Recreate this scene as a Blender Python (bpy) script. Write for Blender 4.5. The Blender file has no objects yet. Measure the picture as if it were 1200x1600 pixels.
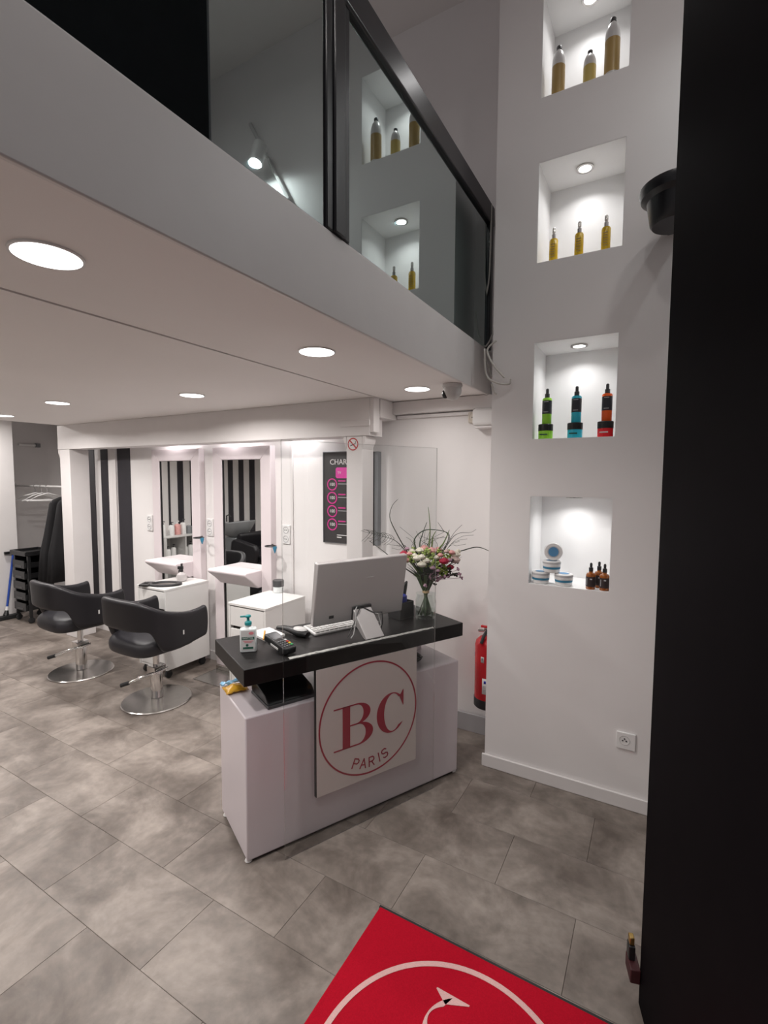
import bpy, bmesh, math, random
from mathutils import Vector, Matrix

random.seed(7)
SC = bpy.context.scene
COL = SC.collection
R = math.radians

# ------------------------------------------------------------------ camera
CAM_H = 1.62
FPX, PITCH, ROLL, HEAD = 753.35, 0.07063, 0.004908, 0.51706
_f0 = Vector((-math.sin(HEAD), math.cos(HEAD), 0)); _r0 = Vector((math.cos(HEAD), math.sin(HEAD), 0)); _u0 = Vector((0, 0, 1))
CF = _f0 * math.cos(PITCH) - _u0 * math.sin(PITCH)
_u1 = _u0 * math.cos(PITCH) + _f0 * math.sin(PITCH)
CR = _r0 * math.cos(ROLL) + _u1 * math.sin(ROLL)
CU = _u1 * math.cos(ROLL) - _r0 * math.sin(ROLL)
CP = Vector((0, 0, CAM_H))
cam_d = bpy.data.cameras.new('camera'); cam = bpy.data.objects.new('camera', cam_d); COL.objects.link(cam)
cam_d.sensor_fit = 'HORIZONTAL'; cam_d.sensor_width = 36.0; cam_d.lens = FPX / 1200 * 36.0
cam_d.clip_start = 0.02
cam.matrix_world = Matrix(((CR.x, CU.x, -CF.x, CP.x), (CR.y, CU.y, -CF.y, CP.y), (CR.z, CU.z, -CF.z, CP.z), (0, 0, 0, 1)))
SC.camera = cam

def ray(u, v): return CR * ((u - 600) / FPX) - CU * ((v - 800) / FPX) + CF
def onz(u, v, z): d = ray(u, v); return CP + d * ((z - CAM_H) / d.z)
def ony(u, v, y): d = ray(u, v); return CP + d * (y / d.y)
def onx(u, v, x): d = ray(u, v); return CP + d * (x / d.x)

# ------------------------------------------------------------------ world, exposure
W = bpy.data.worlds.new('World'); SC.world = W; W.use_nodes = True
W.node_tree.nodes['Background'].inputs[0].default_value = (0.60, 0.56, 0.58, 1)
W.node_tree.nodes['Background'].inputs[1].default_value = 0.36
SC.view_settings.view_transform = 'Standard'; SC.view_settings.look = 'None'
SC.view_settings.exposure = 0.12; SC.view_settings.gamma = 1.0; SC.view_settings.use_curve_mapping = False
DOWN_W = 9.0      # watts of each ceiling downlight
UPPER_FILL_W = 5.5    # watts of each added fill lamp under the upper ceiling
NICHE_W = 0.62     # watts of the niche lamps
BEAMSPOT = 190.0   # emission of the lamps behind the beam

# ------------------------------------------------------------------ materials
def mat(name, col, rough=0.5, metal=0.0, var=0.04, scale=8.0, bump=0.0, bscale=60.0, spec=0.5, coat=0.0, trans=0.0, col2=None, coords='Object'):
    m = bpy.data.materials.new(name); m.use_nodes = True
    nt = m.node_tree; b = nt.nodes['Principled BSDF']
    b.inputs['Roughness'].default_value = rough; b.inputs['Metallic'].default_value = metal
    b.inputs['Specular IOR Level'].default_value = spec; b.inputs['Coat Weight'].default_value = coat
    b.inputs['Transmission Weight'].default_value = trans
    tc = nt.nodes.new('ShaderNodeTexCoord')
    n = nt.nodes.new('ShaderNodeTexNoise'); n.inputs['Scale'].default_value = scale; n.inputs['Detail'].default_value = 4
    nt.links.new(tc.outputs[coords], n.inputs['Vector'])
    r = nt.nodes.new('ShaderNodeValToRGB')
    c2 = col2 if col2 else tuple(min(1, c * (1 + var)) for c in col)
    c1 = col if col2 else tuple(c * (1 - var) for c in col)
    r.color_ramp.elements[0].position = 0.3; r.color_ramp.elements[1].position = 0.7
    r.color_ramp.elements[0].color = (*c1, 1); r.color_ramp.elements[1].color = (*c2, 1)
    nt.links.new(n.outputs['Fac'], r.inputs['Fac']); nt.links.new(r.outputs['Color'], b.inputs['Base Color'])
    if bump:
        n2 = nt.nodes.new('ShaderNodeTexNoise'); n2.inputs['Scale'].default_value = bscale; n2.inputs['Detail'].default_value = 3
        nt.links.new(tc.outputs[coords], n2.inputs['Vector'])
        bp = nt.nodes.new('ShaderNodeBump'); bp.inputs['Strength'].default_value = bump; bp.inputs['Distance'].default_value = 0.004
        nt.links.new(n2.outputs['Fac'], bp.inputs['Height']); nt.links.new(bp.outputs['Normal'], b.inputs['Normal'])
    return m

def emis(name, col, strength):
    m = bpy.data.materials.new(name); m.use_nodes = True; nt = m.node_tree; nt.nodes.clear()
    e = nt.nodes.new('ShaderNodeEmission'); e.inputs[0].default_value = (*col, 1); e.inputs[1].default_value = strength
    o = nt.nodes.new('ShaderNodeOutputMaterial'); nt.links.new(e.outputs[0], o.inputs[0]); return m

def thin_glass(name, tint, ior=1.45, base=0.0, gloss=(1, 1, 1), rough=0.01):
    """flat sheet glass: see-through with a Fresnel reflection on top"""
    m = bpy.data.materials.new(name); m.use_nodes = True; nt = m.node_tree; nt.nodes.clear()
    t = nt.nodes.new('ShaderNodeBsdfTransparent'); t.inputs[0].default_value = (*tint, 1)
    g = nt.nodes.new('ShaderNodeBsdfGlossy'); g.inputs['Color'].default_value = (*gloss, 1); g.inputs['Roughness'].default_value = rough
    # Schlick reflection on the unsigned angle, so both faces of a sheet behave alike
    f0 = ((ior - 1) / (ior + 1)) ** 2
    ge = nt.nodes.new('ShaderNodeNewGeometry'); dt = nt.nodes.new('ShaderNodeVectorMath'); dt.operation = 'DOT_PRODUCT'
    nt.links.new(ge.outputs['Normal'], dt.inputs[0]); nt.links.new(ge.outputs['Incoming'], dt.inputs[1])
    def mth(op, a, b=None):
        q = nt.nodes.new('ShaderNodeMath'); q.operation = op; q.use_clamp = op == 'ADD'
        for i, x in enumerate((a, b)):
            if x is None: continue
            if isinstance(x, (int, float)): q.inputs[i].default_value = x
            else: nt.links.new(x, q.inputs[i])
        return q.outputs[0]
    c1 = mth('SUBTRACT', 1.0, mth('ABSOLUTE', dt.outputs['Value'])); pw = mth('POWER', c1, 5.0)
    a_out = mth('ADD', mth('MULTIPLY', pw, 1 - f0), f0 + base)
    mx = nt.nodes.new('ShaderNodeMixShader'); nt.links.new(a_out, mx.inputs[0])
    nt.links.new(t.outputs[0], mx.inputs[1]); nt.links.new(g.outputs[0], mx.inputs[2])
    o = nt.nodes.new('ShaderNodeOutputMaterial'); nt.links.new(mx.outputs[0], o.inputs[0]); return m

def tile_mat():
    m = bpy.data.materials.new('vinyl_tile'); m.use_nodes = True; nt = m.node_tree; b = nt.nodes['Principled BSDF']
    N = nt.nodes.new; L = nt.links.new
    geo = N('ShaderNodeNewGeometry'); oi = N('ShaderNodeObjectInfo')
    mul = N('ShaderNodeVectorMath'); mul.operation = 'SCALE'; comb = N('ShaderNodeCombineXYZ')
    L(oi.outputs['Random'], comb.inputs[0]); L(oi.outputs['Random'], comb.inputs[2]); L(comb.outputs[0], mul.inputs[0]); mul.inputs['Scale'].default_value = 0.25
    add = N('ShaderNodeVectorMath'); L(geo.outputs['Position'], add.inputs[0]); L(mul.outputs[0], add.inputs[1])
    n1 = N('ShaderNodeTexNoise'); n1.inputs['Scale'].default_value = 3.6; n1.inputs['Detail'].default_value = 9; n1.inputs['Roughness'].default_value = 0.60; n1.inputs['Distortion'].default_value = 0.5
    L(add.outputs[0], n1.inputs['Vector'])
    n2 = N('ShaderNodeTexNoise'); n2.inputs['Scale'].default_value = 26; n2.inputs['Detail'].default_value = 5; L(add.outputs[0], n2.inputs['Vector'])
    r = N('ShaderNodeValToRGB'); e = r.color_ramp.elements
    e[0].position = 0.33; e[0].color = (0.118, 0.095, 0.080, 1); e[1].position = 0.66; e[1].color = (0.310, 0.267, 0.235, 1)
    x = e.new(0.5); x.color = (0.207, 0.175, 0.152, 1)
    L(n1.outputs['Fac'], r.inputs['Fac'])
    mx = N('ShaderNodeMixRGB'); mx.blend_type = 'OVERLAY'; mx.inputs['Fac'].default_value = 0.35
    L(r.outputs['Color'], mx.inputs['Color1']); L(n2.outputs['Fac'], mx.inputs['Color2'])
    L(mx.outputs['Color'], b.inputs['Base Color'])
    rr = N('ShaderNodeMapRange'); rr.inputs[3].default_value = 0.40; rr.inputs[4].default_value = 0.58; L(n2.outputs['Fac'], rr.inputs[0]); L(rr.outputs[0], b.inputs['Roughness'])
    bp = N('ShaderNodeBump'); bp.inputs['Strength'].default_value = 0.12; bp.inputs['Distance'].default_value = 0.003; L(n2.outputs['Fac'], bp.inputs['Height']); L(bp.outputs['Normal'], b.inputs['Normal'])
    return m

M = dict(
    wall=mat('white_wall', (0.82, 0.795, 0.785), 0.6, var=0.015, scale=3, bump=0.05, bscale=90),
    ceil=mat('ceiling_paint', (0.88, 0.845, 0.825), 0.65, var=0.012, scale=2),
    niche=mat('niche_paint', (0.84, 0.835, 0.83), 0.55, var=0.01),
    trim=mat('painted_wood', (0.76, 0.73, 0.72), 0.45, var=0.015, bump=0.04, bscale=40),
    grey_base=mat('grey_baseboard', (0.42, 0.41, 0.42), 0.5, var=0.03),
    endwall=mat('grey_end_wall', (0.78, 0.755, 0.745), 0.65, var=0.03, scale=3),
    black_paint=mat('black_stripe', (0.022, 0.020, 0.026), 0.6, var=0.1),
    sub=mat('subfloor', (0.09, 0.08, 0.074), 0.9),
    tile=tile_mat(),
    door=mat('black_door', (0.006, 0.005, 0.006), 0.6, var=0.1, spec=0.02),
    alu=mat('aluminium_edge', (0.32, 0.33, 0.35), 0.35, 1.0),
    blackmetal=mat('black_metal', (0.016, 0.016, 0.019), 0.28, 0.0, var=0.1),
    leather=mat('black_leather', (0.013, 0.012, 0.0145), 0.42, spec=0.4, var=0.08, bump=0.10, bscale=260),
    leather2=mat('dark_seat_leather', (0.022, 0.021, 0.025), 0.45, spec=0.4, var=0.08, bump=0.10, bscale=260),
    chrome=mat('chrome', (0.72, 0.71, 0.70), 0.12, 1.0, var=0.03),
    brushed=mat('brushed_steel', (0.50, 0.48, 0.46), 0.24, 1.0, var=0.06, scale=20),
    rubber=mat('black_rubber', (0.014, 0.014, 0.015), 0.6),
    laminate=mat('white_laminate', (0.76, 0.75, 0.73), 0.32, var=0.012),
    desk=mat('desk_laminate', (0.70, 0.635, 0.665), 0.28, var=0.012),
    slab=mat('black_brown_wood', (0.009, 0.008, 0.008), 0.40, spec=0.3, var=0.25, scale=20, bump=0.06, bscale=120),
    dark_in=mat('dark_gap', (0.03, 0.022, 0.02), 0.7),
    pinkframe=mat('pale_pink_lacquer', (0.72, 0.65, 0.665), 0.35, var=0.012),
    mirror=mat('mirror_silver', (0.86, 0.88, 0.87), 0.015, 1.0, var=0.005),
    plexi=thin_glass('clear_acrylic', (0.975, 0.98, 0.98), 1.42),
    plexi_edge=thin_glass('acrylic_edge', (0.96, 0.97, 0.97), 1.45, base=0.30),
    tint=thin_glass('smoked_glass', (0.22, 0.25, 0.26), 1.5, base=0.42, gloss=(0.88, 0.98, 0.97)),
    vase=thin_glass('vase_glass', (0.945, 0.965, 0.955), 1.5, base=0.03),
    water=thin_glass('water', (0.90, 0.94, 0.92), 1.33),
    logo_panel=mat('blush_panel', (0.83, 0.765, 0.73), 0.4, var=0.01),
    logo=mat('crimson_print', (0.42, 0.022, 0.055), 0.5, var=0.03),
    silver=mat('silver_plastic', (0.60, 0.565, 0.56), 0.35, 0.3, var=0.01),
    lightgrey=mat('light_grey_plastic', (0.62, 0.61, 0.60), 0.4),
    blackpl=mat('black_plastic', (0.015, 0.015, 0.016), 0.35),
    darkgrey=mat('dark_grey_plastic', (0.06, 0.06, 0.063), 0.4),
    screen=mat('terminal_screen', (0.07, 0.075, 0.08), 0.15),
    red=mat('red_button', (0.6, 0.05, 0.03), 0.4), yellow=mat('yellow_button', (0.75, 0.5, 0.04), 0.4), green=mat('green_button', (0.04, 0.4, 0.12), 0.4),
    white=mat('white_plastic', (0.80, 0.79, 0.78), 0.35, var=0.01),
    paper=mat('white_paper', (0.80, 0.79, 0.79), 0.7, var=0.01),
    orange=mat('orange_pencil', (0.75, 0.36, 0.05), 0.45),
    teal=mat('teal_plastic', (0.01, 0.24, 0.25), 0.35),
    gel=mat('clear_gel', (0.72, 0.76, 0.76), 0.15, var=0.02, spec=0.6),
    darkgreen=mat('dark_green_print', (0.02, 0.10, 0.07), 0.5), pinkprint=mat('pink_print', (0.70, 0.22, 0.25), 0.5),
    blue=mat('blue_plastic', (0.02, 0.04, 0.42), 0.4),
    yellowbag=mat('yellow_wrapper', (0.78, 0.42, 0.03), 0.3, var=0.2, scale=30, bump=0.5, bscale=50),
    bluebag=mat('blue_wrapper', (0.25, 0.50, 0.72), 0.25, var=0.2, scale=40, bump=0.5, bscale=50),
    tape=mat('crinkled_clear_tape', (0.66, 0.655, 0.62), 0.3, var=0.15, scale=60, bump=0.5, bscale=120),
    extred=mat('extinguisher_red', (0.50, 0.012, 0.018), 0.25, var=0.03),
    matred=mat('red_carpet', (0.47, 0.006, 0.022), 0.95, var=0.10, scale=260, bump=0.5, bscale=400, spec=0.1),
    matpink=mat('pale_pink_carpet', (0.74, 0.46, 0.44), 0.95, var=0.08, scale=260, bump=0.4, bscale=400, spec=0.1),
    poster=mat('charcoal_print', (0.040, 0.037, 0.038), 0.4, var=0.03), magenta=mat('magenta_print', (0.62, 0.03, 0.26), 0.45), hotpink=mat('hot_pink_print', (0.72, 0.05, 0.36), 0.45),
    signred=mat('sign_red', (0.50, 0.02, 0.02), 0.4),
    beige=mat('beige_plastic', (0.62, 0.56, 0.48), 0.45),
    cable=mat('white_cable', (0.58, 0.56, 0.52), 0.5),
    petal_w=mat('cream_petals', (0.78, 0.74, 0.62), 0.6, var=0.06, scale=40), petal_r=mat('crimson_petals', (0.42, 0.012, 0.05), 0.55, var=0.2, scale=60),
    petal_p=mat('pink_petals', (0.72, 0.36, 0.34), 0.6, var=0.1, scale=50), petal_g=mat('lime_petals', (0.30, 0.40, 0.09), 0.6, var=0.2, scale=60),
    petal_b=mat('beige_petals', (0.60, 0.46, 0.42), 0.6, var=0.1), petal_l=mat('lilac_petals', (0.48, 0.30, 0.38), 0.6, var=0.1),
    leaf=mat('dark_leaf', (0.025, 0.055, 0.022), 0.4, var=0.3, scale=30), leaf2=mat('fresh_leaf', (0.13, 0.20, 0.05), 0.45, var=0.2, scale=30),
    twig=mat('dark_twig', (0.03, 0.035, 0.022), 0.6), stem=mat('green_stem', (0.07, 0.12, 0.045), 0.5, var=0.3, scale=40), raffia=mat('raffia', (0.55, 0.40, 0.22), 0.7),
    cloth=mat('black_cloth', (0.010, 0.0095, 0.011), 0.8, var=0.15, scale=15, bump=0.15, bscale=30),
    broomblue=mat('blue_handle', (0.02, 0.07, 0.36), 0.4),
    amber=mat('amber_glass', (0.30, 0.085, 0.012), 0.12, var=0.1, coat=0.5), label_dk=mat('dark_brown_label', (0.035, 0.022, 0.022), 0.5),
    bluelabel=mat('blue_label', (0.10, 0.28, 0.50), 0.45), tealband=mat('teal_band', (0.04, 0.22, 0.36), 0.45), greylabel=mat('grey_label', (0.52, 0.52, 0.53), 0.5),
    oil=mat('golden_oil', (0.72, 0.47, 0.03), 0.18, var=0.12, scale=25), gold=mat('gold_label', (0.43, 0.29, 0.10), 0.35, var=0.06), gold2=mat('yellow_label', (0.56, 0.43, 0.12), 0.4, var=0.06),
    pearl=mat('pearl_plastic', (0.66, 0.65, 0.64), 0.3), 
    lime=mat('lime_liquid', (0.36, 0.80, 0.06), 0.2, var=0.05), cyan=mat('cyan_liquid', (0.03, 0.56, 0.74), 0.2, var=0.05), orangel=mat('orange_liquid', (0.95, 0.13, 0.015), 0.2, var=0.05), redl=mat('red_liquid', (0.86, 0.015, 0.025), 0.2, var=0.05),
    label_navy=mat('charcoal_label', (0.030, 0.032, 0.042), 0.4),
    brownred=mat('dark_red_metal', (0.055, 0.012, 0.015), 0.5), brass=mat('brass', (0.55, 0.38, 0.14), 0.35, 1.0),
    grey=mat('mid_grey_plastic', (0.22, 0.23, 0.24), 0.45),
    basin=mat('grey_ceramic', (0.30, 0.31, 0.32), 0.25),
    lamp=emis('downlight_glow', (1.0, 0.965, 0.94), 6.0), nlamp=emis('niche_lamp_glow', (1.0, 0.985, 0.98), 8.0), blamp=emis('beam_lamp_glow', (1.0, 0.98, 0.99), BEAMSPOT),
    spotglow=emis('track_spot_glow', (0.95, 1.0, 1.0), 450.0),
)

# ------------------------------------------------------------------ mesh helpers
class MB:
    def __init__(s): s.v = []; s.f = []
    def _add(s, vs, fs, mtx=None):
        o = len(s.v)
        s.v += [tuple(mtx @ Vector(p)) if mtx else tuple(p) for p in vs]
        s.f += [tuple(i + o for i in f) for f in fs]; return s
    def box(s, x0, x1, y0, y1, z0, z1, mtx=None):
        vs = [(x, y, z) for z in (z0, z1) for y in (y0, y1) for x in (x0, x1)]
        return s._add(vs, [(0, 2, 3, 1), (4, 5, 7, 6), (0, 1, 5, 4), (2, 6, 7, 3), (0, 4, 6, 2), (1, 3, 7, 5)], mtx)
    def prism(s, poly, a0, a1, axis='z', mtx=None):
        n = len(poly)
        def P(p, a):
            return (p[0], p[1], a) if axis == 'z' else ((a, p[0], p[1]) if axis == 'x' else (p[0], a, p[1]))
        vs = [P(p, a0) for p in poly] + [P(p, a1) for p in poly]
        fs = [tuple(range(n))[::-1], tuple(range(n, 2 * n))] + [(i, (i + 1) % n, n + (i + 1) % n, n + i) for i in range(n)]
        return s._add(vs, fs, mtx)
    def lathe(s, prof, seg=24, c=(0, 0, 0), sx=1, sy=1, mtx=None, caps=True):
        vs = []; fs = []; k = len(prof)
        for i in range(seg):
            a = 2 * math.pi * i / seg
            for (r, z) in prof: vs.append((c[0] + r * sx * math.cos(a), c[1] + r * sy * math.sin(a), c[2] + z))
        for i in range(seg):
            j = (i + 1) % seg
            for q in range(k - 1): fs.append((i * k + q, j * k + q, j * k + q + 1, i * k + q + 1))
        if caps:
            if prof[0][0] > 1e-6: fs.append(tuple(i * k for i in range(seg))[::-1])
            if prof[-1][0] > 1e-6: fs.append(tuple(i * k + k - 1 for i in range(seg)))
        return s._add(vs, fs, mtx)
    def tube(s, pts, rad, seg=8, mtx=None):
        pts = [Vector(p) for p in pts]; n = len(pts); vs = []; fs = []
        up = Vector((0.31, 0.17, 0.93)); prev = None
        for i, p in enumerate(pts):
            t = (pts[min(i + 1, n - 1)] - pts[max(i - 1, 0)]).normalized()
            a = (prev - t * prev.dot(t)) if prev else t.cross(up)
            if a.length < 1e-5: a = t.orthogonal()
            a.normalize(); prev = a; b = t.cross(a)
            r = rad[i] if isinstance(rad, (list, tuple)) else rad
            for q in range(seg):
                an = 2 * math.pi * q / seg; vs.append(p + a * (r * math.cos(an)) + b * (r * math.sin(an)))
        for i in range(n - 1):
            for q in range(seg):
                w = (q + 1) % seg; fs.append((i * seg + q, i * seg + w, (i + 1) * seg + w, (i + 1) * seg + q))
        fs.append(tuple(range(seg))[::-1]); fs.append(tuple((n - 1) * seg + q for q in range(seg)))
        return s._add(vs, fs, mtx)
    def ellipsoid(s, c, rx, ry, rz, seg=14, rings=8, mtx=None):
        prof = [(math.sin(math.pi * i / rings), -math.cos(math.pi * i / rings)) for i in range(rings + 1)]
        T = Matrix.Translation(c) @ Matrix.Diagonal((rx, ry, rz, 1)); T = mtx @ T if mtx else T
        return s.lathe(prof, seg, mtx=T, caps=False)
    def ring(s, r0, r1, z0, z1, seg=48, sx=1, sy=1, c=(0, 0, 0), mtx=None):
        return s.lathe([(r0, z0), (r1, z0), (r1, z1), (r0, z1), (r0, z0)], seg, c, sx, sy, mtx, caps=False)
    def strip(s, L, Rr, z0, z1, mtx=None):
        """flat band between two 2-D polylines, with thickness"""
        n = len(L); vs = [(p[0], p[1], z) for z in (z0, z1) for p in list(L) + list(Rr)]; fs = []; m = 2 * n
        for i in range(n - 1):
            fs.append((m + i, m + i + 1, m + n + i + 1, m + n + i)); fs.append((i, n + i, n + i + 1, i + 1))
            fs.append((i, i + 1, m + i + 1, m + i)); fs.append((n + i, m + n + i, m + n + i + 1, n + i + 1))
        return s._add(vs, fs, mtx)
    def grid(s, rows):
        n = len(rows[0]); vs = [p for r in rows for p in r]
        fs = [(i * n + j, i * n + j + 1, (i + 1) * n + j + 1, (i + 1) * n + j) for i in range(len(rows) - 1) for j in range(n - 1)]
        return s._add(vs, fs)
    def build(s, name, m, parent=None, loc=None, rot=None, smooth=True, bevel=0, seg=2, sub=0, solid=0, ang=38):
        me = bpy.data.meshes.new(name); me.from_pydata(s.v, [], s.f)
        bm = bmesh.new(); bm.from_mesh(me); bmesh.ops.remove_doubles(bm, verts=bm.verts, dist=1e-6)
        bmesh.ops.recalc_face_normals(bm, faces=bm.faces); bm.to_mesh(me); bm.free()
        me.materials.append(M[m] if isinstance(m, str) else m)
        if smooth:
            me.polygons.foreach_set('use_smooth', [True] * len(me.polygons)); me.set_sharp_from_angle(angle=R(ang))
        o = bpy.data.objects.new(name, me); COL.objects.link(o)
        if loc is not None: o.location = loc
        if rot is not None: o.rotation_euler = rot if hasattr(rot, '__len__') else (0, 0, rot)
        if parent: o.parent = parent
        if solid:
            d = o.modifiers.new('solid', 'SOLIDIFY'); d.thickness = solid; d.offset = 0
        if bevel:
            d = o.modifiers.new('bevel', 'BEVEL'); d.width = bevel; d.segments = seg; d.limit_method = 'ANGLE'; d.angle_limit = R(35)
        if sub:
            d = o.modifiers.new('sub', 'SUBSURF'); d.levels = sub; d.render_levels = sub
        return o

def thing(name, label, cat, loc=(0, 0, 0), rot=0, group=None):
    o = bpy.data.objects.new(name, None); COL.objects.link(o); o.empty_display_size = 0.1
    o.location = loc; o.rotation_euler = (0, 0, rot); return tag(o, label, cat, group)
def tag(o, label, cat, group=None):
    o['label'] = label; o['category'] = cat
    if group: o['group'] = group
    return o
def struct(o, label=None):
    o['kind'] = 'structure'
    if label: o['label'] = label
    return o
def dup(root, loc=None, rot=None, label=None, group=None):
    def cp(o, par):
        c = o.copy(); COL.objects.link(c)
        if par: c.parent = par
        for ch in [k for k in bpy.data.objects if k.parent == o and k != c]: cp(ch, c)
        return c
    c = cp(root, None)
    if loc is not None: c.location = loc
    if rot is not None: c.rotation_euler = (0, 0, rot)
    if label: c['label'] = label
    if group: c['group'] = group
    return c
def text_part(body, size, m, parent, loc, rot, name='lettering', align='CENTER', depth=0.0006):
    cu = bpy.data.curves.new('t', 'FONT'); cu.body = body; cu.size = size; cu.extrude = depth; cu.align_x = align; cu.align_y = 'CENTER'; cu.resolution_u = 3
    ob = bpy.data.objects.new('t', cu); COL.objects.link(ob)
    dg = bpy.context.evaluated_depsgraph_get(); me = bpy.data.meshes.new_from_object(ob.evaluated_get(dg))
    bpy.data.objects.remove(ob); bpy.data.curves.remove(cu)
    me.materials.clear(); me.materials.append(M[m]); me.name = name
    o = bpy.data.objects.new(name, me); COL.objects.link(o); o.location = loc; o.rotation_euler = rot
    if parent: o.parent = parent
    return o

# ------------------------------------------------------------------ room dimensions (metres)
ZC = 2.12; YB = 2.90; YN = 2.568; XF = -0.905; ZM = 2.375; ZU = 4.45; XE = -6.45
BEAM_Y = 2.60

# ------------------------------------------------------------------ the setting
floor = struct(MB().box(-7.4, 1.6, -2.6, 3.8, -0.06, -0.005).build('floor', 'sub', smooth=False))
tm = None
tw, th = 0.610, 0.305
def tile_mesh():
    b = MB(); g = 0.0005; c = 0.0009; x0, x1, y0, y1 = g, tw - g, g, th - g
    b.box(x0, x1, y0, y1, -0.006, -c)
    t = [(x0 + c, y0 + c, 0), (x1 - c, y0 + c, 0), (x1 - c, y1 - c, 0), (x0 + c, y1 - c, 0)]
    lo = [(x0, y0, -c), (x1, y0, -c), (x1, y1, -c), (x0, y1, -c)]
    b._add(t + lo, [(0, 1, 2, 3), (4, 5, 1, 0), (5, 6, 2, 1), (6, 7, 3, 2), (7, 4, 0, 3)])
    return b
for k in range(-9, 9):
    y = 0.89 + 0.305 * k; off = -1.423 if k % 2 == 0 else -1.423 + 0.305
    n0 = -10
    for n in range(n0, 5):
        x = off + tw * n
        if x > 1.2 or x + tw < -7.2: continue
        if tm is None:
            o = tile_mesh().build('floor_tile', 'tile', floor, (x, y, 0), smooth=False); tm = o.data
        else:
            o = bpy.data.objects.new('floor_tile', tm); COL.objects.link(o); o.parent = floor; o.location = (x, y, 0)

wb = MB().box(-5.24, -0.4, YB, YB + 0.1, 0, ZU)
wall_back = struct(wb.build('wall_back', 'wall', smooth=False))
for (xa, xb) in ((-5.237, -5.128), (-5.013, -4.889), (-4.725, -4.515)):
    MB().box(xa, xb, YB - 0.004, YB + 0.002, 0.085, 2.0).build('stripe', 'black_paint', wall_back, smooth=False)
MB().box(-4.80, -4.735, YB - 0.02, YB, 0.0, 2.0).build('corner_strip', 'trim', wall_back, bevel=0.003)
struct(MB().box(-5.24, -1.0, YB - 0.012, YB - 0.0005, 0, 0.08).build('baseboard_back', 'trim', bevel=0.002))
struct(MB().box(-1.6, -0.78, YB - 0.028, YB - 0.0125, 0, 0.115).build('baseboard_corner', 'grey_base', bevel=0.002))

# pillar wall with four lit niches
NX0, NX1, NY1 = -0.581, -0.190, 2.855
NZ = [(1.066, 1.529), (1.822, 2.312), (2.704, 3.189), (3.492, 3.99)]
p = MB(); XL, XR = -0.797, 1.25
p.box(XL, NX0, YN, 2.87, 0, ZU); p.box(NX1, XR, YN, 2.87, 0, ZU)
prev = 0
for a, b in NZ + [(ZU, ZU)]:
    if a > prev: p.box(NX0, NX1, YN, 2.87, prev, a)
    prev = b
p.box(XL, XR, 2.8701, YB + 0.05, 0, ZU)
wall_right = struct(p.build('wall_right', 'wall', smooth=False))
for a, b in NZ:
    n = MB(); e = 0.002
    n.box(NX0, NX1, NY1, 2.8695, a, b); n.box(NX0, NX0 + e, YN + 0.001, NY1, a, b); n.box(NX1 - e, NX1, YN + 0.001, NY1, a, b)
    n.box(NX0, NX1, YN + 0.001, NY1, a, a + e); n.box(NX0, NX1, YN + 0.001, NY1, b - e, b)
    n.build('niche_lining', 'niche', wall_right, smooth=False)
struct(MB().box(XL - 0.014, XR, YN - 0.014, YN - 0.0005, 0, 0.072).build('baseboard_right', 'trim', bevel=0.004))

# mezzanine: ceiling below, floor above, fascia
c = MB(); c.box(-5.15, -1.556, -2.5, YB, ZC, ZC + 0.05); c.box(-1.549, XF - 0.016, -2.5, YB, ZC + 0.003, ZC + 0.05)
struct(c.build('ceiling', 'ceil', smooth=False))
struct(MB().box(-5.15, XF - 0.016, -2.5, YB - 0.001, ZC + 0.051, ZM - 0.003).build('floor_mezzanine', 'ceil', smooth=False))
struct(MB().box(XF - 0.015, XF, -2.5, YB - 0.002, ZC - 0.004, ZM).build('trim_1', 'trim', bevel=0.004))
struct(MB().box(-7.3, -5.151, -2.5, 3.7, 2.32, 2.42).build('ceiling_rear', 'ceil', smooth=False))
struct(MB().box(-6.0, 1.35, -0.6, 3.0, ZU, ZU + 0.08).build('ceiling_upper', 'ceil', smooth=False))
# far end: wall with stripes (seen in the mirrors), cloakroom recess
wl = struct(MB().box(XE - 0.1, XE, -2.5, 2.73, 0, 2.32).build('wall_left', 'endwall', smooth=False))
for yc, w in ((0.962, .036), (0.7625, .107), (0.53, .11), (0.28, .11), (0.02, .11), (-0.2475, .113), (-0.4925, .119), (-0.7565, .139)):
    MB().box(XE, XE + 0.003, yc - w / 2, yc + w / 2, 0.06, 2.3).build('stripe', 'black_paint', wl, smooth=False)
struct(MB().box(-7.2, -7.1, 2.6, 3.7, 0, 2.32).build('wall_recess', 'endwall', smooth=False))
struct(MB().box(-7.2, -5.0, 3.6, 3.7, 0, 2.32).build('wall_recess_rear', 'endwall', smooth=False))
struct(MB().box(-7.1, XE - 0.1, 2.63, 2.73, 0, 2.32).build('wall_recess_return', 'endwall', smooth=False))
struct(MB().box(-6.55, -1.0, -2.6, -2.5, 0, ZC).build('wall_front', 'wall', smooth=False))
struct(MB().box(1.25, 1.35, -0.4, 2.95, 0, ZU).build('wall_side', 'wall', smooth=False))

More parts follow.
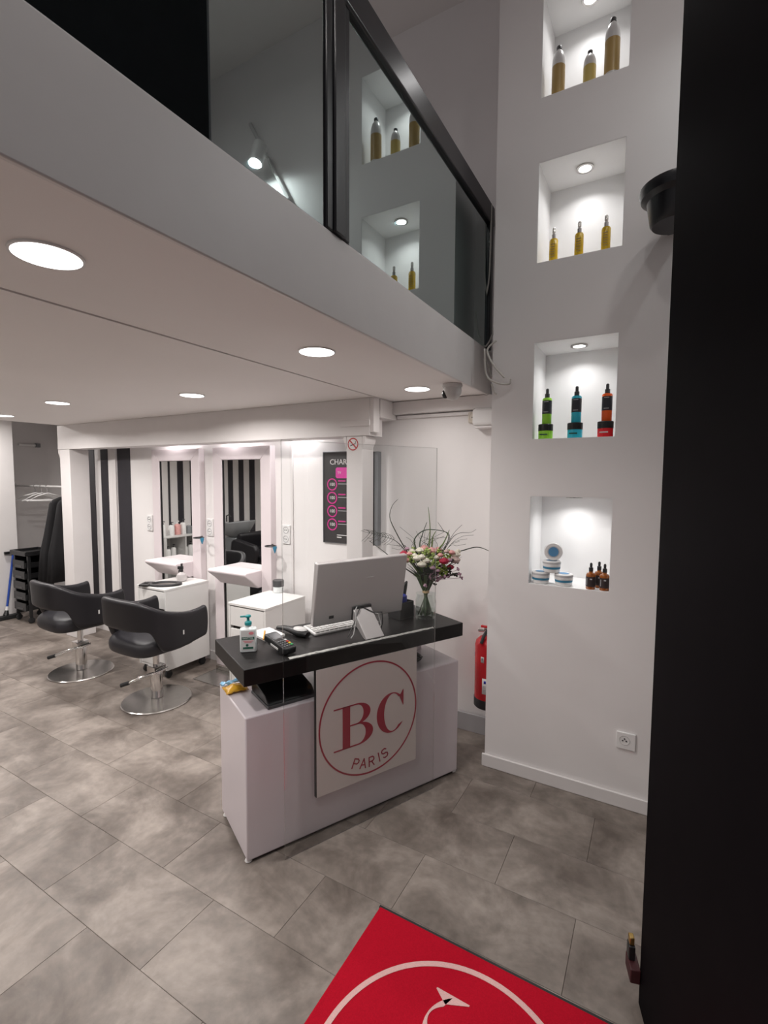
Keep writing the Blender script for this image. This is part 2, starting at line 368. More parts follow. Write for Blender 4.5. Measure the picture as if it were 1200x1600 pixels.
# beam in front of the mirrors, its end return and posts
b = MB(); b.box(-5.23, -1.585, BEAM_Y, BEAM_Y + 0.16, 1.885, ZC); b.box(-1.585, -1.556, BEAM_Y + 0.002, BEAM_Y + 0.075, 1.905, ZC)
b.box(-1.80, -1.583, BEAM_Y - 0.006, BEAM_Y + 0.05, 1.945, 1.985)
struct(b.build('trim_2', 'trim', bevel=0.003))
struct(MB().box(-1.66, -1.552, BEAM_Y + 0.078, YB, 2.005, ZC).build('trim_3', 'trim', bevel=0.003))
struct(MB().box(-5.2, -1.665, BEAM_Y + 0.161, YB, 2.035, ZC).build('ceiling_beam', 'ceil', smooth=False))
struct(MB().box(-1.552, -0.80, YB - 0.06, YB, 2.04, ZC).build('trim_4', 'trim', bevel=0.003))
def post(n, x0, x1, y1, left_flare, right_flare):
    b = MB()
    b.box(x0, x1, BEAM_Y + 0.004, y1, 0, 1.884)
    for (xa, sgn) in ((x0, -1),) * left_flare + ((x1, 1),) * right_flare:
        pr = [(xa, 1.884), (xa + sgn * 0.024, 1.884), (xa + sgn * 0.024, 1.865), (xa + sgn * 0.020, 1.845), (xa + sgn * 0.008, 1.82), (xa, 1.80)]
        b.prism(pr, BEAM_Y + 0.002, y1 - 0.01, 'y')
    b.box(x0 - 0.006, x1 + 0.006, BEAM_Y + 0.0, y1 + 0.004, 0, 0.09)
    return struct(b.build('trim_%d' % n, 'trim', bevel=0.004))
post(5, -1.762, -1.640, 2.74, 1, 1)
post(6, -5.205, -5.03, 2.79, 1, 0)
t = MB().box(-1.54, -1.0, YB - 0.018, YB, 2.012, 2.034).build('trim_7', 'trim', bevel=0.002); struct(t)

# black shopfront door on the right, seen almost edge-on
A = Vector((0.004, 1.61, 0)); B_ = Vector((0.46, -0.05, 0)); dd = (B_ - A); dl = dd.length; ang = math.atan2(dd.y, dd.x)
door = bpy.data.objects.new('door_1', None); COL.objects.link(door); struct(door); door.location = A; door.rotation_euler = (0, 0, ang)
MB().box(0.012, dl, 0.0, 0.05, 0.0, 3.76).build('door_leaf', 'door', door, bevel=0.004)
MB().box(0.0, 0.0118, 0.004, 0.046, 0.0, 3.76).build('edge_strip', 'alu', door, bevel=0.003)
bo = MB().box(-0.034, 0.030, -0.030, -0.0005, 0.075, 0.120).build('door_bolt', 'brownred', door, bevel=0.003)
MB().box(-0.030, 0.0, -0.029, -0.010, 0.1202, 0.165).build('bolt_slide', 'blackpl', bo, bevel=0.003)
MB().box(-0.027, -0.005, -0.027, -0.012, 0.1652, 0.190).build('bolt_tip', 'brass', bo, bevel=0.003)

# ------------------------------------------------------------------ glass balustrade
bal = thing('glass_balustrade', 'black-framed smoked glass balustrade along the mezzanine edge', 'balustrade', (XF - 0.008, 0, ZM))
gy = [(-0.35, 1.222), (1.358, 2.80)]
for ya, yb_ in gy:
    MB().box(-0.004, 0.004, ya, yb_, 0.002, 0.705).build('pane', 'tint', bal, smooth=False)
MB().box(-0.02, 0.012, 1.228, 1.262, 0.001, 0.71).box(-0.02, 0.02, 1.262, 1.32, 0.001, 0.71).box(-0.02, 0.012, 1.32, 1.352, 0.001, 0.71).build('post', 'blackmetal', bal, bevel=0.004)
MB().box(-0.02, 0.02, 2.805, 2.85, 0.001, 0.71).build('post', 'blackmetal', bal, bevel=0.004)
MB().box(-0.035, 0.022, -0.35, 2.86, 0.705, 0.815).build('top_rail', 'blackmetal', bal, bevel=0.008)

# ------------------------------------------------------------------ ceiling downlights
DL = [((74, 400), 'largest round ceiling downlight, nearest, at the left below the fascia'), ((495, 550), 'round ceiling downlight beside the fascia, above the reception computer'),
      ((300, 617), 'round ceiling downlight above the two styling mirrors'), ((652, 608), 'round ceiling downlight beside the dome camera'),
      ((90, 629), 'round ceiling downlight above the left white post'), ((5, 649), 'round ceiling downlight cut by the left picture edge')]
def disc_lamp(parent, r, watts, z, spread, col=(1.0, 0.955, 0.925)):
    d = bpy.data.lights.new('lamp_light', 'AREA'); d.shape = 'DISK'; d.size = 2 * r; d.energy = watts; d.color = col; d.spread = R(spread)
    o = bpy.data.objects.new('lamp_light', d); COL.objects.link(o); o.parent = parent; o.location = (0, 0, z); return o
def downlight(x, y, label, k=1.0, zz=None):
    z = zz or ZC + (0.003 if x > -1.55 else 0)
    t = thing('ceiling_downlight', label, 'downlight', (x, y, z), 0, 'recessed ceiling downlights')
    MB().ring(0.069, 0.075, -0.005, -0.0005, 40).build('trim_ring', 'white', t)
    MB().lathe([(0.069, -0.0015), (0.069, -0.005), (0.05, -0.0065)], 40).build('diffuser', 'lamp', t)
    disc_lamp(t, 0.066, DOWN_W * k, -0.0075, 165)
for (px_, lb) in DL:
    q = onz(*px_, ZC); downlight(q.x, q.y, lb, 0.2 if 'dome' in lb else (0.85 if q.x > -1.5 else 1.55))
for (x, y) in ((-2.5, 0.55), (-3.6, 0.2), (-4.73, 0.4), (-2.5, -1.1), (-1.21, -0.6), (-4.2, -1.2), (-5.95, 2.15)):  # last position is a lamp added to brighten the end wall
    downlight(x, y, 'unseen round ceiling downlight outside the picture at the left', 1.6 if x < -5.15 else (0.6 if x > -3 else 1.2), 2.32 if x < -5.15 else None)

# unseen fill lamps added under the high ceiling of the entrance, above the picture
for (x, y, w, s_) in ((-0.35, 0.35, 1.0, 'straight above the viewer'), (0.45, 1.25, .8, 'behind the black door')):
    t = thing('upper_fill_lamp', 'added round fill lamp under the high entrance ceiling, ' + s_, 'lamp', (x, y, ZU), 0, 'added upper fill lamps')
    MB().ring(0.092, 0.105, -0.02, -0.0005, 32).build('trim_ring', 'white', t)
    MB().lathe([(0.092, -0.002), (0.092, -0.012), (0.05, -0.015)], 32).build('diffuser', 'lamp', t)
    disc_lamp(t, 0.088, UPPER_FILL_W * w, -0.021, 160)

# lamps behind the beam that wash the mirror wall
for x, s_ in ((-3.02, 'above the nearer mirror'), (-2.36, 'left of the poster'), (-3.75, 'above the farther mirror')):
    t = thing('wall_wash_lamp', 'small round lamp hidden behind the white beam ' + s_, 'lamp', (x, 2.825, 2.035), 0, 'lamps behind the beam')
    MB().ring(0.03, 0.036, -0.006, -0.0005, 24).build('trim_ring', 'white', t)
    MB().lathe([(0.03, -0.0015), (0.03, -0.005), (0.02, -0.006)], 24).build('diffuser', 'blamp', t)

# ------------------------------------------------------------------ niche lamps and products
NL = ['lowest, above blue jars and amber bottles', 'above the coloured spray bottles', 'above the three golden oil bottles', 'topmost, above the three tall gold bottles']
for (a, b), s in zip(NZ, NL):
    t = thing('niche_spotlight', 'recessed spotlight in niche ceiling, ' + s, 'spotlight', (-0.386, 2.715, b - 0.002), 0, 'niche spotlights')
    MB().ring(0.030, 0.042, -0.007, -0.0005, 32).build('trim_ring', 'brushed', t)
    MB().lathe([(0.030, -0.001), (0.030, -0.003), (0.02, -0.0045)], 32).build('bulb', 'nlamp', t)
    disc_lamp(t, 0.028, NICHE_W, -0.0075, 135, (1.0, 0.985, 0.98))

f1 = NZ[3][0] + 0.002; f2 = NZ[2][0] + 0.002; f3 = NZ[1][0] + 0.002; f4 = NZ[0][0] + 0.002
# top niche: three rounded bottles with gold labels
def pearl_bottle(x, y, r, h, lab, label):
    t = thing('cosmetic_bottle', label, 'bottle', (x, y, f1), 0, 'bottles in the top niche')
    MB().lathe([(r * .9, 0), (r, 0.004), (r, h * .68), (r * .93, h * .78), (r * .70, h * .87), (r * .36, h * .92), (r * .34, h * .935)], 28).build('body', 'pearl', t)
    MB().lathe([(r * 1.012, h * .05), (r * 1.012, h * .62)], 28, caps=False).build('label_band', lab, t)
    MB().lathe([(r * .40, h * .936), (r * .42, h * .985), (r * .36, h)], 20).build('cap', 'darkgrey', t)
pearl_bottle(-0.512, 2.63, 0.031, 0.255, 'gold', 'tall rounded bottle with brown gold label, left in top niche')
pearl_bottle(-0.372, 2.66, 0.029, 0.20, 'gold2', 'shortest rounded bottle with yellow label, middle of top niche')
pearl_bottle(-0.268, 2.608, 0.033, 0.262, 'gold', 'tallest rounded bottle with brown gold label, right in top niche')
# oils
for x, s in ((-0.510, 'left of three'), (-0.389, 'middle of three'), (-0.268, 'right of three')):
    t = thing('oil_bottle', 'slim golden oil spray bottle, %s in second niche from top' % s, 'bottle', (x, 2.62, f2), 0, 'golden oil bottles')
    MB().lathe([(.019, 0), (.021, .003), (.021, .112), (.018, .119), (.010, .123)], 24).build('body', 'oil', t)
    for q in range(6):
        MB().box(-0.010, 0.010, -0.0218, -0.0206, 0.028 + q * 0.012, 0.032 + q * 0.012).build('label_line', 'gold', t, smooth=False)
    pu = MB().lathe([(.0105, .1231), (.0105, .143), (.006, .145), (.006, .150), (.0085, .152), (.0085, .172), (.006, .176)], 18).build('pump', 'brushed', t)
# coloured sprays on jars
for x, mj, ms, nm in ((-0.522, 'lime', 'lime', 'lime green'), (-0.379, 'cyan', 'cyan', 'turquoise'), (-0.239, 'redl', 'orangel', 'red orange')):
    t = thing('styling_jar', '%s round jar with black lid standing under a spray bottle' % ('red' if nm[0] == 'r' else nm), 'jar', (x, 2.612, f3), 0, 'jars in the third niche')
    MB().lathe([(.033, 0), (.036, .003), (.036, .042), (.034, .043)], 28).build('body', mj, t)
    MB().lathe([(.0365, .0432), (.037, .046), (.037, .074), (.035, .0765)], 28).build('lid', 'blackpl', t)
    MB().box(-0.022, 0.016, -0.0372, -0.0345, 0.020, 0.026).build('label_mark', 'white' if mj == 'redl' else 'darkgreen', t, smooth=False)
    t = thing('spray_bottle', '%s spray bottle with dark label standing on a jar' % nm.replace('red orange', 'orange'), 'bottle', (x + .004, 2.612, f3 + .0767), 0, 'sprays in the third niche')
    MB().lathe([(.022, 0), (.0235, .002), (.0235, .128), (.020, .133), (.010, .136)], 28).build('body', ms, t)
    lb = MB().lathe([(.0240, .052), (.0240, .120)], 28, caps=False).build('label_band', 'label_navy', t)
    for za in (0.112, 0.060): MB().box(-0.012, 0.011, -0.0246, -0.0236, za, za + .003).build('print_line', 'greylabel', lb, smooth=False)
    MB().lathe([(.012, .1361), (.012, .155), (.0075, .157), (.0075, .178), (.005, .182)], 18).build('pump', 'darkgrey', t)
# lowest niche
def cream_jar(loc, label, on_edge=False):
    t = thing('cream_jar', label, 'jar', loc, 0, 'white cream jars')
    if on_edge: t.rotation_euler = (R(90), 0, R(12))
    MB().lathe([(.036, 0), (.041, .004), (.0435, .030), (.0435, .034)], 32).build('body', 'white', t)
    MB().lathe([(.0455, .0342), (.0455, .058), (.043, .061)], 32).build('lid', 'white', t)
    MB().lathe([(.0434, .020), (.0442, .031)], 32, caps=False).build('label_band', 'tealband', t)
    MB().lathe([(.0461, .046), (.0461, .055)], 32, caps=False).build('label_print', 'greylabel', t)
    MB().lathe([(.030, .0611), (.030, .0618)], 32).build('lid_ring', 'greylabel', t); MB().lathe([(.025, .0619), (.025, .0626)], 32).build('lid_label', 'bluelabel', t)
cream_jar((-0.527, 2.617, f4), 'white cream jar with blue band, bottom left under stacked jars')
cream_jar((-0.411, 2.617, f4), 'white cream jar with blue band, bottom right of jar stack')
cream_jar((-0.473, 2.617, f4 + .0632), 'white cream jar bridging the two bottom jars')
cream_jar((-0.474, 2.652, f4 + .1735), 'white cream jar stood on edge showing blue lid label', True)
for x, y, s in ((-0.279, 2.597, 'front left'), (-0.2465, 2.655, 'rear'), (-0.2155, 2.597, 'front right')):
    t = thing('dropper_bottle', 'small amber dropper bottle with dark label, %s of the three' % s, 'bottle', (x, y, f4), 0, 'amber dropper bottles')
    MB().lathe([(.021, 0), (.023, .003), (.023, .070), (.019, .080), (.010, .084), (.0095, .090)], 26).build('body', 'amber', t)
    lb = MB().lathe([(.0234, .014), (.0234, .064)], 26, caps=False).build('label_band', 'label_dk', t)
    MB().box(-0.001, 0.009, -0.0242, -0.0226, 0.050, 0.056).box(-0.017, -0.014, -0.0205, -0.0175, 0.022, 0.055).build('print_mark', 'greylabel', lb, smooth=False)
    MB().lathe([(.0105, .0901), (.0105, .108), (.006, .110), (.0065, .126), (.004, .132)], 18).build('dropper', 'blackpl', t)

# ------------------------------------------------------------------ styling mirrors
def styling_mirror(x0, label):
    W_ = 0.645; t = thing('styling_mirror', label, 'mirror', (x0, YB, 0), 0, 'styling mirrors'); H = 1.868; fw = 0.105
    fr = MB()
    fr.prism([(0, 0), (fw, 0), (fw, H - fw), (0, H)], -0.06, -0.001, 'y')
    fr.prism([(W_ - fw, 0), (W_, 0), (W_, H), (W_ - fw, H - fw)], -0.06, -0.001, 'y')
    fr.prism([(0.0008, H), (fw + .0006, H - fw), (W_ - fw - .0006, H - fw), (W_ - 0.0008, H)], -0.06, -0.001, 'y')
    fr.box(fw, W_ - fw, -0.06, -0.001, 0, 0.10)
    fr.build('frame', 'pinkframe', t, bevel=0.003)
    MB().box(fw + .001, W_ - fw - .001, -0.045, -0.04, 0.102, H - fw - .002).build('mirror_glass', 'mirror', t, smooth=False)
    MB().box(fw + .0002, fw + .008, -0.052, -0.0455, 0.102, H - fw - .002).build('reflection_strip', 'blackpl', t, smooth=False)  # black strip stands in for the frame's dark reflection in the glass
    pr = [(-0.047, 0.876), (-0.225, 0.876), (-0.236, 0.866), (-0.233, 0.850), (-0.205, 0.828), (-0.165, 0.798), (-0.13, 0.766), (-0.105, 0.742), (-0.095, 0.737), (-0.047, 0.737)]
    MB().prism(pr, fw + .008, W_ - fw - .0002, 'x').build('shelf', 'pinkframe', t, bevel=0.012, seg=3)
    return t
styling_mirror(-4.10, 'tall pale pink framed styling mirror, farther one, by the black stripes')
styling_mirror(-3.283, 'tall pale pink framed styling mirror, nearer one, by the poster')
# steel foot plates
q = onz(336, 1042, 0.0)
tag(MB().box(-0.16, 0.16, -0.12, 0.12, 0.001, 0.006).box(-0.16, 0.16, 0.112, 0.12, 0.006, 0.04).build('foot_plate', 'brushed', loc=(-3.03, 2.64, 0), bevel=0.002), 'flat steel footrest plate on the floor below nearer mirror', 'footrest')

# hairdryer holders on the mirror sides
for (x, u, v, s) in ((-3.455, 316, 838, 'farther'), (-2.638, 430, 850, 'nearer')):
    z = onx(u, v, x).z
    t = thing('dryer_holder', 'black ring hairdryer holder with blue clip on the %s mirror' % s, 'holder', (x + .001, 2.83, z), 0, 'hairdryer holders')
    MB().ring(0.036, 0.045, -0.004, 0.004, 28, c=(0.05, -0.05, 0)).build('ring', 'blackpl', t)
    MB().tube([(0, 0.03, 0), (0.022, -0.016, 0)], 0.005).build('arm', 'blackpl', t)
    MB().lathe([(0.003, -0.052), (0.016, -0.012), (0.016, 0.0), (0.008, 0.001)], 14, c=(0.095, -0.052, 0)).build('clip', 'tealband', t)
# wall sockets by the mirrors
for (u, v, s) in ((448, 835, 'right of the nearer mirror'), (329, 824, 'between the two mirrors'), (235, 817, 'left of the farther mirror')):
    q = ony(u, v, YB - 0.002)
    t = thing('double_socket', 'white double wall socket ' + s, 'socket', (q.x, YB - 0.0005, q.z), 0, 'double wall sockets')
    MB().box(-0.04, 0.04, -0.012, 0, -0.075, 0.075).build('plate', 'white', t, bevel=0.004)
    for zz in (-0.035, 0.035):
        w = MB().lathe([(0.0, -0.004), (0.020, -0.004), (0.024, 0.003), (0.027, 0.003), (0.027, 0)], 24, caps=False, mtx=Matrix.Translation((0, -0.0125, zz)) @ Matrix.Rotation(R(90), 4, 'X')).build('outlet', 'greylabel', t)
        MB().lathe([(0.003, 0), (0.003, 0.004)], 8, mtx=Matrix.Translation((-0.008, -0.0126, zz)) @ Matrix.Rotation(R(90), 4, 'X')).lathe([(0.003, 0), (0.003, 0.004)], 8, mtx=Matrix.Translation((0.008, -0.0126, zz)) @ Matrix.Rotation(R(90), 4, 'X')).build('pin_hole', 'blackpl', w)
# cable duct by the poster
tag(MB().box(-2.475, -2.455, YB - 0.012, YB - 0.0005, 0.1, 2.0).build('cable_duct', 'trim', bevel=0.002), 'slim white vertical cable duct on the wall beside poster', 'duct')
# metal bar right of the post
t = thing('wall_bar', 'slim vertical metal bar on the wall right of the post', 'bar', (-1.695, YB, 1.15))
MB().box(-0.006, 0.022, -0.045, -0.0005, 0, 0.65).build('bar_body', 'grey', t, bevel=0.002)
MB().box(-0.018, -0.0062, -0.046, -0.0005, 0, 0.65).build('dark_edge', 'blackpl', t, bevel=0.001)
# no smoking sign
q = ony(552, 694, BEAM_Y)
t = thing('no_smoking_sign', 'round red and white no smoking sticker on the post', 'sign', (q.x - .004, BEAM_Y + 0.0035, q.z))
RX = Matrix.Rotation(R(90), 4, 'X')
MB().lathe([(0.040, 0.0), (0.040, 0.001)], 40, mtx=RX).build('disc', 'white', t)
MB().ring(0.033, 0.040, 0.0011, 0.0016, 40, mtx=RX).box(-0.004, 0.004, -0.034, 0.034, 0.0011, 0.0018, mtx=RX @ Matrix.Rotation(R(45), 4, 'Z')).build('red_ring', 'signred', t, smooth=False)
MB().box(-0.022, 0.020, -0.006, 0.001, 0.0011, 0.0014, mtx=RX @ Matrix.Rotation(R(20), 4, 'Z')).tube([(0.018, 0.008, .0012), (0.022, 0.014, .0012), (0.016, 0.019, .0012)], 0.0018, 6, mtx=RX).build('cigarette', 'darkgrey', t, smooth=False)

# poster
t = thing('poster', 'charcoal wall poster with pink circled numbers behind the post', 'poster', (-2.164, YB, 1.138))
PW, PH = 0.365, 0.672
MB().box(0.006, PW - .006, -0.010, -0.0005, 0.006, PH - .006).build('sheet', 'poster', t, smooth=False)
MB().box(0, PW, -0.014, -0.0005, 0, 0.006).box(0, PW, -0.014, -0.0005, PH - .006, PH).box(0, .006, -0.014, -0.0005, .006, PH - .006).box(PW - .006, PW, -0.014, -0.0005, .006, PH - .006).build('clip_frame', 'alu', t, bevel=0.001)
text_part('CHARTE', 0.056, 'white', t, (0.168, -0.0105, PH - 0.078), (R(90), 0, 0))
MB().prism([(0.125, 0.478), (0.245, 0.478), (0.255, 0.488), (0.255, 0.546), (0.245, 0.556), (0.125, 0.556), (0.115, 0.546), (0.115, 0.488)], -0.0115, -0.0101, 'y').build('pink_badge', 'hotpink', t, smooth=False)
text_part('TV', 0.026, 'white', t, (0.147, -0.0118, 0.517), (R(90), 0, 0))
for k in range(4):
    zz = 0.432 - k * 0.098
    MB().ring(0.036, 0.045, 0, 0.0012, 36, mtx=Matrix.Translation((0.082, -0.0101, zz)) @ RX).build('pink_circle', 'magenta', t)
    text_part('100', 0.034, 'white', t, (0.082, -0.0105, zz), (R(90), 0, 0))
    MB().box(0.136, 0.20, -0.0110, -0.0101, zz + .022, zz + .031).build('heading_line', 'magenta', t, smooth=False)
    MB().box(0.136, 0.23, -0.0110, -0.0101, zz + .003, zz + .007).build('print_line', 'greylabel', t, smooth=False)
MB().box(0.125, 0.23, -0.0110, -0.0101, 0.060, 0.065).build('print_line', 'white', t, smooth=False); MB().box(0.125, 0.165, -0.0110, -0.0101, 0.042, 0.050).build('print_line', 'white', t, smooth=False)

# ------------------------------------------------------------------ drawer cabinets on casters
def cabinet(x0, y0, label, w=0.355, d=0.42, h=0.733):
    t = thing('drawer_cabinet', label, 'cabinet', (x0, y0, 0), 0, 'white drawer cabinets')
    z0 = 0.075
    MB().box(0, 0.016, 0, d, z0, h - .018).box(w - .016, w, 0, d, z0, h - .018).box(0.016, w - .016, d - .01, d, z0, h - .018).box(0.016, w - .016, 0.004, d - .01, z0, z0 + .016).build('carcass', 'laminate', t, bevel=0.0015)
    MB().box(-0.002, w + .002, -0.002, d, h - .0178, h).build('top_panel', 'laminate', t, bevel=0.002)
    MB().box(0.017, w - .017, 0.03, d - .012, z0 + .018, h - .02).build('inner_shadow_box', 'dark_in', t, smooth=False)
    n = 4; zz = z0 + .02; gaps = 0.022; hh = (h - .026 - zz - gaps * (n - 1)) / n
    for k in range(n):
        MB().box(0.019, w - .019, 0.001, 0.018, zz, zz + hh).build('drawer_front', 'laminate', t, bevel=0.002); zz += hh + gaps
    for (cx, cy) in ((0.04, 0.04), (w - .04, 0.04), (0.04, d - .05), (w - .04, d - .05)):
        cs = MB().lathe([(0.026, -0.014), (0.030, -0.010), (0.030, 0.010), (0.026, 0.014)], 18, mtx=Matrix.Translation((cx, cy, 0.030)) @ Matrix.Rotation(R(90), 4, 'Y')).build('caster', 'rubber', t)
        MB().box(cx - .018, cx + .018, cy - .012, cy + .02, 0.045, z0 - .0005).build('caster_fork', 'blackpl', cs, bevel=0.003)
    return t
cabinet(-3.70, 2.402, 'white drawer cabinet on casters with hand mirror on top')
cabinet(-2.632, 2.390, 'white drawer cabinet behind the reception desk with small jar on top')
CT = 0.7335
# hand mirror, spray bottle, jar
q = onz(253, 914, CT)
t = thing('hand_mirror', 'large black oval hand mirror lying on the white cabinet', 'hand mirror', (q.x, q.y, CT), R(33))
MB().ring(0.72, 1.0, 0, 0.018, 40, sx=0.135, sy=0.085, c=(0.025, 0, 0)).box(-0.148, -0.075, -0.060, -0.025, 0, .018).box(-0.148, -0.075, 0.025, 0.060, 0, .018).box(-0.162, -0.140, -0.060, 0.060, 0, .018).build('rim', 'blackpl', t, bevel=0.005)
MB().lathe([(0.72, 0.004), (0.72, 0.010)], 40, sx=0.135, sy=0.085, c=(0.025, 0, 0)).build('glass', 'mirror', t)
q = onz(284, 908, CT)
t = thing('spray_bottle', 'small round silver spray bottle with black trigger on cabinet', 'spray bottle', (q.x, q.y, CT), R(30))
MB().lathe([(.026, 0), (.040, .008), (.045, .035), (.038, .06), (.018, .074), (.012, .08)], 24).build('body', 'silver', t)
MB().lathe([(.014, .0801), (.014, .10), (.010, .102)], 16).box(-0.030, 0.014, -0.010, 0.010, 0.102, 0.128).tube([(-0.012, 0, 0.105), (-0.022, 0, 0.088), (-0.020, 0, 0.072)], 0.005).box(-0.004, 0.010, -0.008, .008, .128, .152).build('trigger', 'blackpl', t, bevel=0.003)
q = onz(435, 925, CT)
t = thing('clear_jar', 'small clear jar with dark grey lid on the cabinet', 'jar', (q.x, q.y, CT))
MB().lathe([(.036, 0), (.040, .004), (.040, .046)], 26).build('body', 'gel', t)
MB().lathe([(.042, .0462), (.042, .092), (.039, .095)], 26).build('lid', 'darkgrey', t)

# ------------------------------------------------------------------ salon chairs
def salon_chair():
    t = thing('salon_chair', 'black leather salon chair on round steel base, nearer of the two', 'chair', (-3.116, 2.15, 0), 0, 'black salon chairs')
    pts = []
    N = 16
    for i in range(N + 1):
        u = i / N
        if u < 0.45: x, y = 0.276, 0.225 - 0.235 * u / 0.45
        else:
            ph = (u - .45) / .55 * math.pi / 2; x, y = 0.276 * max(math.cos(ph), 0) ** 0.62, -0.01 - 0.25 * math.sin(ph) ** 0.75
        pts.append((u, x, y))
    full = [(u, x, y) for u, x, y in pts] + [(u, -x, y) for u, x, y in pts[-2::-1]]
    def sm(a): a = max(0, min(1, a)); return a * a * (3 - 2 * a)
    rows = []
    for j in range(7):
        row = []
        for u, x, y in full:
            zt = 0.700 - 0.018 * math.sin(min(1, u / .5) * math.pi) + 0.105 * sm((u - .40) / .5)
            zb = 0.475 - 0.04 * min(1, u / .45)
            zb = zb + (0.595 - zb) * sm((u - .60) / .10)
            f = j / 6; z = zb + (zt - zb) * f
            k = 1 + 0.10 * (z - 0.5) * 2 * sm((u - .2) / .6)
            tip = 0.02 * (abs(f - .5) * 2) ** 3 if u < 0.02 else 0
            row.append((x * (1 + 0.05 * (z - .5)), (y - tip) * k if y < 0 else y - tip, z))
        rows.append(row)
    bk = MB().grid(rows).build('backrest', 'leather', t, solid=0.052, sub=2, ang=180)
    MB().box(0.296, 0.3045, 0.000, 0.010, 0.535, 0.565).build('maker_tag', 'lightgrey', bk, smooth=False)
    rows = []
    prof = [(0.55, 0.400), (0.85, 0.405), (0.97, 0.43), (1.0, 0.465), (0.99, 0.505), (0.90, 0.53), (0.6, 0.537), (0.0, 0.535)]
    for s_, z in [(0.0, 0.398)] + prof:
        row = []
        for i in range(33):
            a = 2 * math.pi * i / 32; ca, sa = math.cos(a), math.sin(a)
            ex = 0.25 * math.copysign(abs(ca) ** 0.55, ca) * s_; ey = 0.252 * math.copysign(abs(sa) ** 0.55, sa) * s_
            row.append((ex, ey - 0.012, z - (0.035 if ey < -0.1 and 0.41 < z else 0.0) * min(1, (-ey - .1) / .12) * .5))
        rows.append(row)
    MB().grid(rows).build('seat', 'leather2', t, sub=1, ang=180)
    MB().lathe([(0.236, 0.001), (0.238, 0.006), (0.232, 0.012), (0.06, 0.022), (0.045, 0.024)], 64).build('base_plate', 'brushed', t)
    MB().lathe([(0.042, 0.0242), (0.042, 0.205), (0.040, 0.215)], 28).box(-0.043, 0.043, -0.048, 0.048, 0.2152, 0.262).build('column', 'chrome', t, bevel=0.004)
    MB().lathe([(0.022, 0.2622), (0.022, 0.3985)], 20).build('piston', 'chrome', t)
    lv = MB().tube([(0.056, 0.05, 0.232), (0.050, -0.02, 0.226), (0.015, -0.075, 0.215), (-0.045, -0.125, 0.188), (-0.085, -0.155, 0.165)], 0.010, 10).build('foot_lever', 'chrome', t)
    MB().tube([(-0.086, -0.156, 0.1645), (-0.130, -0.190, 0.148)], 0.014, 10).build('lever_grip', 'rubber', lv)
    return t
chair = salon_chair()
dup(chair, (-4.118, 2.16, 0), R(-3), 'black leather salon chair on round steel base, farther one, before the stripes')

# ------------------------------------------------------------------ reception desk
DX = 1.10306; D0 = Vector((-1.4343, 1.3796, 0)); ex = Vector((math.cos(DX), math.sin(DX), 0)); ey = Vector((-math.sin(DX), math.cos(DX), 0))
def dp(a, b, z=0.0): return D0 + ex * a + ey * b + Vector((0, 0, z))
def at_ab(u, v, b):
    """desk coordinates (a, z) of a pixel in the vertical plane at depth b behind the desk front"""
    d = ray(u, v); n = ey; tt = ((D0 + ey * b - CP).dot(n)) / d.dot(n); p_ = CP + d * tt; return (p_ - D0).dot(ex), p_.z
ST = 0.846
desk = thing('reception_desk', 'white reception desk with thick black top and crimson logo panel', 'desk', D0, DX)
MB().box(0, 1.17, 0, 0.385, 0.014, 0.634).build('body', 'desk', desk, bevel=0.006)
MB().box(0.01, 1.16, 0.012, 0.375, 0.001, 0.0138).build('plinth', 'dark_in', desk)
for (a, b) in ((0.05, 0.20), (0.90, 0.20)):
    MB().box(a + .06, a + .21, b + .05, b + 0.17, 0.6342, 0.7738).build('riser', 'desk', desk, bevel=0.003)
MB().box(-0.008, 1.178, -0.020, 0.425, 0.774, ST).build('top_slab', 'slab', desk, bevel=0.003)
for (a, b) in ((0.004, 0.02), (0.004, 0.35), (1.15, 0.02)):
    MB().lathe([(0.012, 0.0), (0.016, 0.004), (0.012, 0.0137)], 12, c=(a + .008, b, 0)).build('glide', 'white', desk)
lp = MB().box(0.312, 0.868, -0.0195, -0.0005, 0.186, 0.7735).build('logo_panel', 'logo_panel', desk, bevel=0.0015)
MB().box(0.3085, 0.3118, -0.018, -0.001, 0.188, 0.773).build('dark_edge', 'blackpl', lp, smooth=False)

